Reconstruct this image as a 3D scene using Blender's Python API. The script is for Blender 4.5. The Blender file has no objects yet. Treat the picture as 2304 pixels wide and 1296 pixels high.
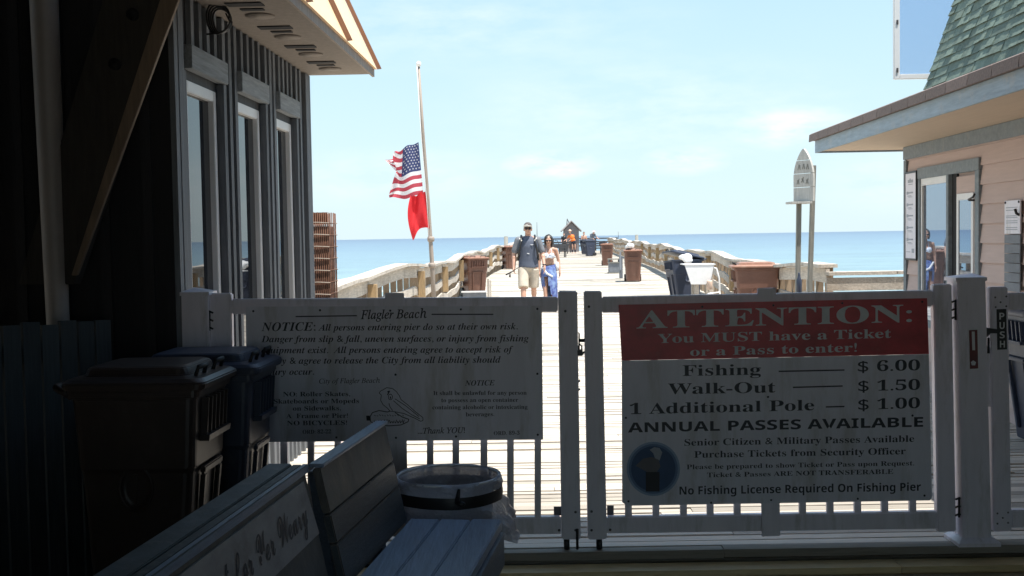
import bpy, bmesh, math, random
from mathutils import Matrix, Vector, Euler
random.seed(7)
R = math.radians
SC = bpy.context.scene
COL = SC.collection

# ------------------------------------------------------------------ camera
F = 2500.0                       # focal length in photo pixels (photo 2304 x 1296)
CAMZ = 1.6
PITCH = math.atan(115.0 / F)
ROLL = 0.0162
fwd = Vector((0, math.cos(PITCH), -math.sin(PITCH)))
up0 = Vector((0, math.sin(PITCH), math.cos(PITCH)))
ri0 = Vector((1, 0, 0))
right = ri0 * math.cos(ROLL) - up0 * math.sin(ROLL)
up = up0 * math.cos(ROLL) + ri0 * math.sin(ROLL)
cd = bpy.data.cameras.new('camera')
cd.sensor_width = 36.0
cd.lens = 36.0 * F / 2304.0
cd.clip_start = 0.05
cd.clip_end = 60000
cam = bpy.data.objects.new('camera', cd)
COL.objects.link(cam)
cam.matrix_world = Matrix(((right.x, up.x, -fwd.x, 0), (right.y, up.y, -fwd.y, 0), (right.z, up.z, -fwd.z, CAMZ), (0, 0, 0, 1)))
SC.camera = cam

# ------------------------------------------------------------------ sky, sun, exposure
SUN_EL, SUN_DIR = R(73), Vector((0.80, -0.60))         # sun to the right, slightly behind the camera
w = bpy.data.worlds.new('World'); SC.world = w; w.use_nodes = True
nt = w.node_tree; N = nt.nodes; L = nt.links
bg = N['Background']; bg.inputs['Strength'].default_value = 0.105
sky = N.new('ShaderNodeTexSky'); sky.sky_type = 'NISHITA'; sky.sun_disc = False
sky.sun_elevation = SUN_EL; sky.sun_rotation = math.atan2(SUN_DIR.x, SUN_DIR.y)
sky.air_density = 1.0; sky.dust_density = 0.2; sky.ozone_density = 1.5
tc = N.new('ShaderNodeTexCoord')
def wmath(op, a, b=None, clamp=False):
    n = N.new('ShaderNodeMath'); n.operation = op; n.use_clamp = clamp
    for i, x in enumerate((a, b)):
        if x is None: continue
        if isinstance(x, (int, float)): n.inputs[i].default_value = x
        else: L.new(x, n.inputs[i])
    return n.outputs[0]
mp = N.new('ShaderNodeMapping'); mp.inputs['Scale'].default_value = (9, 9, 30)
L.new(tc.outputs['Generated'], mp.inputs['Vector'])
cn = N.new('ShaderNodeTexNoise'); cn.inputs['Scale'].default_value = 1.6; cn.inputs['Detail'].default_value = 7; cn.inputs['Roughness'].default_value = 0.62
L.new(mp.outputs[0], cn.inputs['Vector'])
total = None
def cloud_dir(u, v):
    return (fwd * F + right * (u - 1152) - up * (v - 648)).normalized()
for (u, v, su, sv, amp) in ((1240, 372, 95, 30, 0.62), (1540, 362, 85, 30, 0.42), (1790, 288, 120, 42, 0.42), (2010, 400, 150, 70, 0.2), (1450, 250, 420, 120, 0.16), (1000, 60, 500, 90, 0.14), (880, 400, 260, 60, 0.2)):
    d = cloud_dir(u, v)
    sub = N.new('ShaderNodeVectorMath'); sub.operation = 'SUBTRACT'; L.new(tc.outputs['Generated'], sub.inputs[0]); sub.inputs[1].default_value = d
    ml = N.new('ShaderNodeVectorMath'); ml.operation = 'MULTIPLY'; L.new(sub.outputs[0], ml.inputs[0]); ml.inputs[1].default_value = (F / su, 3.0, F / sv)
    ln = N.new('ShaderNodeVectorMath'); ln.operation = 'LENGTH'; L.new(ml.outputs[0], ln.inputs[0])
    g = wmath('MULTIPLY', wmath('SUBTRACT', 1.25, ln.outputs['Value'], True), amp)
    total = g if total is None else wmath('ADD', total, g)
cl = wmath('MULTIPLY', total, wmath('MULTIPLY', wmath('SUBTRACT', cn.outputs['Fac'], 0.36, True), 5.0), True)
mx = N.new('ShaderNodeMixRGB'); mx.blend_type = 'MIX'
tint = N.new('ShaderNodeMixRGB'); tint.blend_type = 'MULTIPLY'; tint.inputs[0].default_value = 1.0; tint.inputs[2].default_value = (1.0, 1.0, 1.0, 1)
L.new(sky.outputs[0], tint.inputs[1])
sep = N.new('ShaderNodeSeparateXYZ'); L.new(tc.outputs['Generated'], sep.inputs[0])
hz = N.new('ShaderNodeMapRange'); hz.inputs[1].default_value = 0.0; hz.inputs[2].default_value = 0.75; hz.inputs[3].default_value = 0.93; hz.inputs[4].default_value = 0.25; L.new(sep.outputs['Z'], hz.inputs[0])
hr = N.new('ShaderNodeValToRGB'); L.new(sep.outputs['Z'], hr.inputs[0])
hr.color_ramp.elements[0].position = 0; hr.color_ramp.elements[0].color = (0.66, 0.83, 0.90, 1); hr.color_ramp.elements[1].position = .3; hr.color_ramp.elements[1].color = (0.50, 0.77, 0.89, 1)
hs_ = N.new('ShaderNodeVectorMath'); hs_.operation = 'SCALE'; hs_.inputs['Scale'].default_value = 5.2; L.new(hr.outputs[0], hs_.inputs[0])
hm = N.new('ShaderNodeMixRGB'); L.new(hz.outputs[0], hm.inputs[0]); L.new(tint.outputs[0], hm.inputs[1]); L.new(hs_.outputs[0], hm.inputs[2])
L.new(cl, mx.inputs[0]); L.new(hm.outputs[0], mx.inputs[1]); mx.inputs[2].default_value = (6.0, 6.0, 5.9, 1)
L.new(mx.outputs[0], bg.inputs['Color'])

sl = bpy.data.lights.new('sun', 'SUN'); sl.energy = 4.5; sl.angle = R(0.55); sl.color = (1.0, 0.955, 0.88)
so = bpy.data.objects.new('sun', sl); COL.objects.link(so)
sh = SUN_DIR.normalized() * math.cos(SUN_EL)
so.rotation_euler = Vector((sh.x, sh.y, math.sin(SUN_EL))).to_track_quat('Z', 'Y').to_euler()
so.location = (20, -15, 60)

SC.view_settings.view_transform = 'Standard'; SC.view_settings.look = 'None'
SC.view_settings.exposure = 1.05; SC.view_settings.gamma = 1.0
SC.render.engine = 'CYCLES'
SC.cycles.use_denoising = True
SC.cycles.max_bounces = 8; SC.cycles.diffuse_bounces = 5; SC.cycles.glossy_bounces = 4; SC.cycles.transparent_max_bounces = 12
SC.cycles.sample_clamp_indirect = 8.0
SC.cycles.caustics_reflective = False; SC.cycles.caustics_refractive = False

# ------------------------------------------------------------------ helpers
def pix(u, v, Y=None, Z=None, X=None):
    d = fwd * F + right * (u - 1152) - up * (v - 648)
    if Y is not None: t = Y / d.y
    elif Z is not None: t = (Z - CAMZ) / d.z
    else: t = X / d.x
    return Vector((0, 0, CAMZ)) + d * t

class MB:
    def __init__(s): s.v = []; s.f = []; s.m = []; s.t = []; s.s = []; s.T = Matrix.Identity(4)
    def add(s, vs, fs, tone=1.0, mi=0, smooth=False):
        b = len(s.v)
        for p in vs: s.v.append(tuple(s.T @ Vector(p)))
        for f in fs:
            s.f.append(tuple(b + i for i in f)); s.m.append(mi); s.t.append(tone); s.s.append(smooth)
        return s
    def box(s, c, d, rot=None, tone=None, mi=0):
        x, y, z = d[0] / 2, d[1] / 2, d[2] / 2
        M = Euler(rot).to_matrix() if rot else Matrix.Identity(3)
        vs = [M @ Vector(p) + Vector(c) for p in ((-x, -y, -z), (x, -y, -z), (x, y, -z), (-x, y, -z), (-x, -y, z), (x, -y, z), (x, y, z), (-x, y, z))]
        return s.add(vs, ((0, 3, 2, 1), (4, 5, 6, 7), (0, 1, 5, 4), (1, 2, 6, 5), (2, 3, 7, 6), (3, 0, 4, 7)), 1.0 if tone is None else tone, mi)
    def bx(s, a, b, tone=None, mi=0):
        return s.box([(a[i] + b[i]) / 2 for i in range(3)], [abs(b[i] - a[i]) for i in range(3)], None, tone, mi)
    def quad(s, pts, tone=1.0, mi=0): return s.add(pts, (tuple(range(len(pts))),), tone, mi)
    def prism(s, pts, off, tone=1.0, mi=0):          # polygon pts extruded by vector off
        n = len(pts); off = Vector(off)
        vs = [Vector(p) for p in pts] + [Vector(p) + off for p in pts]
        fs = [tuple(range(n)), tuple(range(2 * n - 1, n - 1, -1))] + [(i, i + n, (i + 1) % n + n, (i + 1) % n) for i in range(n)]
        return s.add(vs, fs, tone, mi)
    def loft(s, rings, closed=True, cap=True, tone=1.0, mi=0, smooth=True):
        n = len(rings[0]); vs = [p for r in rings for p in r]; fs = []
        for k in range(len(rings) - 1):
            for i in range(n if closed else n - 1):
                j = (i + 1) % n
                fs.append((k * n + i, k * n + j, (k + 1) * n + j, (k + 1) * n + i))
        if cap and closed:
            fs.append(tuple(range(n - 1, -1, -1))); fs.append(tuple((len(rings) - 1) * n + i for i in range(n)))
        return s.add(vs, fs, tone, mi, smooth)
    def tube(s, pts, r, n=10, tone=1.0, mi=0, cap=True):
        pts = [Vector(p) for p in pts]; rings = []
        rs = r if isinstance(r, (list, tuple)) else [r] * len(pts)
        prev = None
        for i, p in enumerate(pts):
            t = (pts[min(i + 1, len(pts) - 1)] - pts[max(i - 1, 0)]).normalized()
            if prev is None: a = t.orthogonal().normalized()
            else: a = (prev - t * prev.dot(t)).normalized()
            prev = a; b = t.cross(a)
            rings.append([p + (a * math.cos(k * 2 * math.pi / n) + b * math.sin(k * 2 * math.pi / n)) * rs[i] for k in range(n)])
        return s.loft(rings, True, cap, tone, mi)
    def lathe(s, prof, c=(0, 0, 0), n=24, tone=1.0, mi=0, cap=True):
        c = Vector(c)
        return s.loft([[c + Vector((r * math.cos(k * 2 * math.pi / n), r * math.sin(k * 2 * math.pi / n), z)) for k in range(n)] for r, z in prof], True, cap, tone, mi)
    def ell(s, c, r, nu=14, nv=9, tone=1.0, mi=0):
        c = Vector(c); rings = []
        for i in range(nv):
            a = -math.pi / 2 + math.pi * (i + 0.25) / (nv - 0.5)
            rings.append([c + Vector((r[0] * math.cos(a) * math.cos(k * 2 * math.pi / nu), r[1] * math.cos(a) * math.sin(k * 2 * math.pi / nu), r[2] * math.sin(a))) for k in range(nu)])
        return s.loft(rings, True, True, tone, mi)
    def limb(s, a, ra, b, rb, n=12):
        s.tube([a, b], [ra, rb], n); s.ell(a, (ra,) * 3); s.ell(b, (rb,) * 3); return s
    def sweep(s, pts, wd, ht, tone=None, mi=0, side=0.0):    # rectangular board along a polyline, each length its own tone
        pts = [Vector(p) for p in pts]
        for i in range(len(pts) - 1):
            t = (pts[i + 1] - pts[i]); h = Vector((t.x, t.y, 0)).normalized(); n = Vector((h.y, -h.x, 0))
            c = []
            for p in (pts[i], pts[i + 1]):
                for (a, b) in ((-1, -1), (1, -1), (1, 1), (-1, 1)):
                    c.append(p + n * (a * wd / 2 + side) + Vector((0, 0, b * ht / 2)))
            s.add(c, ((0, 1, 2, 3), (7, 6, 5, 4), (0, 4, 5, 1), (1, 5, 6, 2), (2, 6, 7, 3), (3, 7, 4, 0)), random.uniform(.8, 1.15) if tone is None else tone, mi)
        return s
    def qpx(s, pts, Y0, Y1, tone=1.0, mi=0):         # outline measured on the photo, put in the upright plane Y0 and given thickness
        return s.prism([pix(u, v, Y0) for u, v in pts], (0, Y1 - Y0, 0), tone, mi)
    def mesh(s, name):
        me = bpy.data.meshes.new(name); me.from_pydata(s.v, [], s.f)
        me.polygons.foreach_set('material_index', s.m); me.polygons.foreach_set('use_smooth', s.s)
        a = me.attributes.new('tone', 'FLOAT', 'FACE'); a.data.foreach_set('value', s.t)
        me.update(); return me

def link(name, me, mats, parent=None, bevel=0):
    if isinstance(mats, bpy.types.Material): mats = [mats]
    if len(me.materials) == 0:
        for m in mats: me.materials.append(m)
    bm = bmesh.new(); bm.from_mesh(me)
    bmesh.ops.recalc_face_normals(bm, faces=bm.faces)
    if bevel: bmesh.ops.bevel(bm, geom=[e for e in bm.edges if len(e.link_faces) == 2 and e.calc_face_angle(0) > 0.5], offset=bevel, segments=2, affect='EDGES', clamp_overlap=True)
    bm.to_mesh(me); bm.free(); me.update()
    o = bpy.data.objects.new(name, me); COL.objects.link(o)
    if parent: o.parent = parent
    return o
def obj(name, mb, mats, parent=None, bevel=0): return link(name, mb.mesh(name), mats, parent, bevel)
def tag(o, label=None, cat=None, group=None, kind=None):
    if label: o['label'] = label
    if cat: o['category'] = cat
    if group: o['group'] = group
    if kind: o['kind'] = kind
    return o
def thing(name, label, cat, group=None, loc=(0, 0, 0), rz=0):
    o = bpy.data.objects.new(name, None); COL.objects.link(o); o.empty_display_size = .2
    o.location = loc; o.rotation_euler = (0, 0, rz)
    return tag(o, label, cat, group)
def rebase(root, P):                 # geometry was laid in world coordinates: move the thing's origin to its base
    P = Vector(P)
    def shift(o):
        if o.type == 'MESH': o.data.transform(Matrix.Translation(-P))
        for c in o.children: shift(c)
    shift(root); root.location = P
    return root
def dup(o, loc=None, rot=None, parent=None):
    c = o.copy(); COL.objects.link(c)
    if parent: c.parent = parent
    if loc is not None: c.location = loc
    if rot is not None: c.rotation_euler = rot
    for ch in list(o.children): dup(ch, parent=c)
    return c
def remesh(mb, voxel, smooth=4, name='body'):
    me = mb.mesh(name); o = bpy.data.objects.new(name, me); COL.objects.link(o)
    m = o.modifiers.new('r', 'REMESH'); m.mode = 'VOXEL'; m.voxel_size = voxel; m.use_smooth_shade = True
    if smooth: sm = o.modifiers.new('s', 'SMOOTH'); sm.iterations = smooth; sm.factor = .5
    dg = bpy.context.evaluated_depsgraph_get(); dg.update()
    out = bpy.data.meshes.new_from_object(o.evaluated_get(dg)); out.name = name
    bpy.data.objects.remove(o)
    out.materials.clear()
    if 'tone' in out.attributes: out.attributes.remove(out.attributes['tone'])
    a = out.attributes.new('tone', 'FLOAT', 'FACE'); a.data.foreach_set('value', [1.0] * len(out.polygons))
    return out

# lettering
_ST = {'b': (0x1D400, 0x1D41A, 0x1D7CE), 'bi': (0x1D468, 0x1D482, 0x1D7CE), 'sc': (0x1D4D0, 0x1D4EA, 0), 'sb': (0x1D5D4, 0x1D5EE, 0x1D7EC), 'it': (0x1D434, 0x1D44E, 0)}
def styled(t, st):
    u, l, d = _ST[st]; o = ''
    for c in t:
        if 'A' <= c <= 'Z': c = chr(u + ord(c) - 65)
        elif st == 'it' and c == 'h': c = '\u210E'
        elif 'a' <= c <= 'z': c = chr(l + ord(c) - 97)
        elif c.isdigit() and d: c = chr(d + int(c))
        o += c
    return o
_tc = {}
def text_geo(t, st, bold=0.0):
    k = (t, st, bold)
    if k in _tc: return _tc[k]
    c = bpy.data.curves.new('text', 'FONT'); c.body = styled(t, st); c.resolution_u = 3; c.offset = bold
    o = bpy.data.objects.new('text', c); COL.objects.link(o)
    dg = bpy.context.evaluated_depsgraph_get(); dg.update()
    me = bpy.data.meshes.new_from_object(o.evaluated_get(dg))
    vs = [v.co.copy() for v in me.vertices]; fs = [tuple(p.vertices) for p in me.polygons]
    bpy.data.objects.remove(o); bpy.data.meshes.remove(me)
    x0 = min(v.x for v in vs); x1 = max(v.x for v in vs)
    _tc[k] = (vs, fs, x0, x1); return _tc[k]
CAP = 0.70
def text_on(mb, t, st, A, B, capvec, mi=0, bold=0.0):      # baseline from A to B (world), capital height vector
    vs, fs, x0, x1 = text_geo(t, st, bold); A = Vector(A); ax = (Vector(B) - A) / (x1 - x0); ay = Vector(capvec) / CAP
    mb.add([A + ax * (v.x - x0) + ay * v.y for v in vs], fs, 1.0, mi)

# ------------------------------------------------------------------ materials
def mat(name, col, rough=.6, var=.15, scale=(1, 1, 1), ns=6, detail=6, bump=0.0, metal=0.0, spec=.5, dirt=None, coat=0.0, stretch2=None):
    m = bpy.data.materials.new(name); m.use_nodes = True; t = m.node_tree; n = t.nodes; l = t.links
    p = n['Principled BSDF']; p.inputs['Roughness'].default_value = rough; p.inputs['Metallic'].default_value = metal
    p.inputs['Specular IOR Level'].default_value = spec; p.inputs['Coat Weight'].default_value = coat
    c = n.new('ShaderNodeTexCoord'); mpp = n.new('ShaderNodeMapping'); mpp.inputs['Scale'].default_value = scale; l.new(c.outputs['Object'], mpp.inputs[0])
    no = n.new('ShaderNodeTexNoise'); no.inputs['Scale'].default_value = ns; no.inputs['Detail'].default_value = detail; no.inputs['Roughness'].default_value = .65; l.new(mpp.outputs[0], no.inputs['Vector'])
    mr = n.new('ShaderNodeMapRange'); mr.inputs[1].default_value = .25; mr.inputs[2].default_value = .75; mr.inputs[3].default_value = 1 - var; mr.inputs[4].default_value = 1 + var; l.new(no.outputs['Fac'], mr.inputs[0])
    at = n.new('ShaderNodeAttribute'); at.attribute_name = 'tone'
    mu = n.new('ShaderNodeMath'); mu.operation = 'MULTIPLY'; l.new(mr.outputs[0], mu.inputs[0]); l.new(at.outputs['Fac'], mu.inputs[1])
    hs = n.new('ShaderNodeVectorMath'); hs.operation = 'SCALE'; hs.inputs[0].default_value = col[:3]; l.new(mu.outputs[0], hs.inputs['Scale'])
    out = hs.outputs[0]
    if dirt:                                       # (colour, amount 0..1, noise scale)
        dc, am, ds = dirt
        d = n.new('ShaderNodeTexNoise'); d.inputs['Scale'].default_value = ds; d.inputs['Detail'].default_value = 8; d.inputs['Roughness'].default_value = .7
        l.new((mpp if stretch2 else c).outputs[0 if stretch2 else 'Object'], d.inputs['Vector'])
        r = n.new('ShaderNodeMapRange'); r.inputs[1].default_value = .62 - .25 * am; r.inputs[2].default_value = .72; r.inputs[3].default_value = 0; r.inputs[4].default_value = min(1, am * 1.6); l.new(d.outputs['Fac'], r.inputs[0])
        x = n.new('ShaderNodeMixRGB'); l.new(r.outputs[0], x.inputs[0]); l.new(out, x.inputs[1]); x.inputs[2].default_value = (*dc, 1); out = x.outputs[0]
    l.new(out, p.inputs['Base Color'])
    if bump:
        b = n.new('ShaderNodeBump'); b.inputs['Strength'].default_value = bump; b.inputs['Distance'].default_value = .01; l.new(no.outputs['Fac'], b.inputs['Height']); l.new(b.outputs[0], p.inputs['Normal'])
    return m

m_deck = mat('deck_wood', (.52, .47, .40), .75, .35, (1.2, 28, 28), 3, 8, .5, dirt=((.16, .14, .115), .35, 3), stretch2=True)
m_apron = mat('apron_wood', (.62, .47, .24), .28, .35, (1.2, 28, 28), 3, 8, .4, dirt=((.10, .085, .06), .4, 3), stretch2=True)
m_rail = mat('rail_wood', (.48, .43, .37), .8, .35, (14, 1.5, 20), 2.5, 8, .5, dirt=((.20, .165, .13), .4, 4))
m_block = mat('block_wood', (.33, .23, .125), .75, .3, (14, 14, 2), 3, 7, .4)
m_baluster = mat('baluster_wood', (.26, .195, .135), .8, .3, (14, 14, 2), 3, 7, .4)
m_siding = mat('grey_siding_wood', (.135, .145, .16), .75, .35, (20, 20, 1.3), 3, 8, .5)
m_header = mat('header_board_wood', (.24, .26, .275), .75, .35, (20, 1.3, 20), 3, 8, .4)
m_shadewall = mat('shaded_wall_wood', (.018, .017, .019), .8, .25, (20, 20, 1.3), 3, 7, .3)  # building siding with the entrance shade put into its colour
m_soffit = mat('soffit_board', (.25, .215, .185), .8, .15, (3, 3, 3), 8, 6, .3)
m_copper = mat('copper_panel', (.86, .60, .36), .55, .08, (1, 6, 6), 3, 5, 0)
m_seam = mat('copper_seam', (.20, .10, .06), .5, .1)
m_white = mat('white_vinyl', (.82, .765, .825), .42, .08, (5, 5, .9), 3, 8, 0, dirt=((.42, .38, .33), .42, 2.2), stretch2=True)
m_frame = mat('white_window_frame', (.78, .78, .78), .45, .05)
m_signw = mat('sign_white', (.76, .735, .80), .4, .08, (4, 4, .8), 3, 8, 0, dirt=((.46, .42, .38), .5, 2.2), stretch2=True)
m_signr = mat('sign_red', (.52, .035, .045), .4, .45, (1, 1, 1.4), 4, 5, 0, dirt=((.46, .14, .12), .35, 5))
m_ink = mat('black_ink', (.02, .02, .03), .5, .1)
m_inkw = mat('white_letter', (.72, .72, .72), .5, .12, ns=14)
m_inkg = mat('grey_print', (.35, .37, .42), .6, .2)
m_black = mat('black_metal', (.015, .015, .017), .45, .2)
m_steel = mat('zinc_screw', (.12, .11, .11), .5, .2, metal=.6)
m_glass = mat('window_glass', (.012, .014, .018), .015, 0, spec=.7)
m_mirrorglass = mat('reflective_glass', (.30, .36, .46), .012, 0, metal=.85, spec=1.0)
m_dark = mat('dark_recess', (.015, .015, .017), .8, .1)
m_trim = mat('blue_grey_trim', (.20, .235, .26), .7, .25, (3, 3, 3), 7, 8, .2, dirt=((.33, .32, .30), .3, 6))
m_fascia = mat('blue_grey_fascia', (.27, .345, .41), .65, .25, (12, 1.4, 12), 3, 7, .2, dirt=((.45, .42, .38), .35, 5))
m_brown = mat('brown_shingle', (.20, .155, .14), .85, .25, (4, 12, 12), 4, 6, .4)
m_green = mat('green_shingle', (.145, .195, .16), .85, .28, (3, 3, 3), 14, 6, .4)
m_pink = mat('pink_lap_siding', (.52, .405, .37), .75, .08, (12, 1, 12), 3, 6, .15)
m_tan = mat('tan_soffit', (.55, .44, .335), .75, .07, (10, 1, 10), 3, 6, .1)
m_dbin = mat('shaded_brown_plastic', (.042, .028, .024), .42, .2, ns=5, dirt=((.075, .058, .05), .35, 7))  # brown bin plastic with the deep shade put into its colour
LET = 0
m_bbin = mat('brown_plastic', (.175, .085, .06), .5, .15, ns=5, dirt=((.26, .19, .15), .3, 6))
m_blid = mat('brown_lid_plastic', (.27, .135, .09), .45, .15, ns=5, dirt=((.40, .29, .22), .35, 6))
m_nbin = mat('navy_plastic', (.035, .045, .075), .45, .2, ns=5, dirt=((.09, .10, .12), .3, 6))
m_tyre = mat('black_rubber', (.012, .012, .013), .6, .1)
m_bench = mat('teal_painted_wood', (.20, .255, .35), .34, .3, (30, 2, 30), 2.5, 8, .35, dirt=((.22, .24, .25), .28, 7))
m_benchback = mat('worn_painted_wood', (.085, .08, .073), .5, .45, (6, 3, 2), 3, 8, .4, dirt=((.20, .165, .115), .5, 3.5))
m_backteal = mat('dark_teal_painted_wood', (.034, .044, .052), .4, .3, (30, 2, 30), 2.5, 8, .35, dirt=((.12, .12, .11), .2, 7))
m_cappaint = mat('chipped_teal_paint', (.075, .092, .10), .45, .35, (6, 3, 6), 3, 8, .4, dirt=((.20, .19, .17), .4, 16))
m_board = mat('worn_sign_board', (.34, .31, .30), .6, .25, (6, 2, 4), 3, 8, .2, dirt=((.16, .13, .11), .35, 6))
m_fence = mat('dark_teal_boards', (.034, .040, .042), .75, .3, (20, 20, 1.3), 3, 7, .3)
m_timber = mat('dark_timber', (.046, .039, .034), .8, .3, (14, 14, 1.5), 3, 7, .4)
m_timberlit = mat('lit_timber_edge', (.24, .175, .125), .8, .25, (14, 14, 1.5), 3, 7, .4)  # lighter colour stands in for light on the timber's right face
m_pipe = mat('grey_pipe', (.42, .385, .37), .5, .1)
m_roofin = mat('shelter_boards', (.035, .032, .03), .85, .3, (1.5, 14, 14), 3, 6, .3)
m_rust = mat('rusty_wire', (.115, .05, .028), .85, .4, ns=25)
m_pole = mat('weathered_pole', (.31, .26, .22), .7, .3, (18, 18, 1.5), 3, 6, .3)
m_post = mat('grey_post', (.22, .215, .19), .75, .3, (18, 18, 1.5), 3, 6, .3)
m_surf = mat('weathered_sign_wood', (.46, .45, .42), .75, .25, (20, 20, 1.5), 3, 7, .3)
m_plastic = mat('white_plastic', (.80, .80, .80), .4, .08)
m_skin = mat('skin', (.52, .30, .215), .5, .08, ns=9)
m_skin2 = mat('skin_tanned', (.47, .27, .19), .5, .08, ns=9)
m_tee = mat('slate_tshirt', (.085, .10, .14), .8, .15, ns=9)
m_sleeve = mat('grey_sleeve', (.16, .17, .19), .8, .15, ns=9)
m_khaki = mat('khaki_cotton', (.47, .41, .33), .8, .2, ns=10, bump=.3)
m_cap = mat('dark_cap', (.10, .085, .08), .8, .15, ns=20)
m_cream = mat('cream_cloth', (.72, .69, .62), .75, .1)
m_hair = mat('dark_hair', (.022, .018, .016), .5, .3, (30, 30, 4), 4)
m_towel = mat('white_towel', (.78, .77, .77), .85, .12, ns=14, bump=.3)
m_bikini = mat('pale_bikini', (.62, .66, .72), .7, .35, ns=30, dirt=((.12, .22, .42), .4, 26))
m_orange = mat('orange_shirt', (.85, .20, .03), .75, .12, ns=8)
m_navyc = mat('navy_trousers', (.03, .034, .05), .8, .15)
m_hat = mat('pale_hat', (.60, .45, .36), .8, .12)
m_bluec = mat('blue_shorts', (.14, .20, .27), .8, .15)
m_hut = mat('hut_boards', (.20, .185, .19), .8, .2, (10, 10, 2), 3, 6)
m_hutroof = mat('hut_roof', (.30, .27, .26), .85, .2, ns=10)
m_bait = mat('grey_stand', (.17, .185, .21), .7, .2, ns=9)
m_wet = mat('dark_bench_wood', (.06, .06, .065), .8, .2)
m_red = mat('red_handle', (.16, .03, .03), .4, .3, ns=9)
m_sand = mat('beach_sand', (.50, .42, .31), .9, .12, ns=2, bump=.2)

def sarong_mat():
    m = mat('sarong_print', (.07, .10, .32), .75, .5, (1, 1, .7), 16, 4, .2, dirt=((.30, .45, .62), .7, 9))
    return m
m_sarong = sarong_mat()

def flag_mat(name, col, tr):
    m = mat(name, col, .8, .08, ns=5); t = m.node_tree; n = t.nodes; l = t.links
    p = n['Principled BSDF']; out = n['Material Output']; q = n.new('ShaderNodeBsdfTranslucent'); q.inputs['Color'].default_value = (*col, 1)
    x = n.new('ShaderNodeMixShader'); x.inputs[0].default_value = tr; l.new(p.outputs[0], x.inputs[1]); l.new(q.outputs[0], x.inputs[2]); l.new(x.outputs[0], out.inputs['Surface'])
    return m
m_fred = flag_mat('flag_red', (.72, .035, .045), .5)
m_fstripe = flag_mat('flag_stripe_red', (.50, .07, .10), .35)
m_fwhite = flag_mat('flag_white', (.82, .82, .84), .4)
m_fblue = flag_mat('flag_blue', (.05, .065, .17), .3)

def clear_mat(name, col, fac, rough, tl=0.0):
    m = bpy.data.materials.new(name); m.use_nodes = True; t = m.node_tree; n = t.nodes; l = t.links
    p = n['Principled BSDF']; p.inputs['Base Color'].default_value = (*col, 1); p.inputs['Roughness'].default_value = rough; p.inputs['Specular IOR Level'].default_value = 1.0
    tr = n.new('ShaderNodeBsdfTransparent'); x = n.new('ShaderNodeMixShader'); x.inputs[0].default_value = fac
    c = n.new('ShaderNodeTexCoord'); no = n.new('ShaderNodeTexNoise'); no.inputs['Scale'].default_value = 14; no.inputs['Detail'].default_value = 6; l.new(c.outputs['Object'], no.inputs['Vector'])
    b = n.new('ShaderNodeBump'); b.inputs['Strength'].default_value = 1.0; b.inputs['Distance'].default_value = .035 if tl else .004; l.new(no.outputs['Fac'], b.inputs['Height']); l.new(b.outputs[0], p.inputs['Normal'])
    ts = n.new('ShaderNodeBsdfTranslucent'); ts.inputs['Color'].default_value = (*col, 1); l.new(b.outputs[0], ts.inputs['Normal']); x2 = n.new('ShaderNodeMixShader'); x2.inputs[0].default_value = tl; l.new(p.outputs[0], x2.inputs[1]); l.new(ts.outputs[0], x2.inputs[2])
    l.new(tr.outputs[0], x.inputs[1]); l.new(x2.outputs[0], x.inputs[2]); l.new(x.outputs[0], n['Material Output'].inputs['Surface'])
    return m, tr
m_bag, _ = clear_mat('clear_bag', (.58, .58, .63), .86, .22, .45)
m_tint, _t = clear_mat('tinted_pane', (.34, .44, .58), .14, .03); _t.inputs[0].default_value = (.78, .85, .95, 1)

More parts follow.
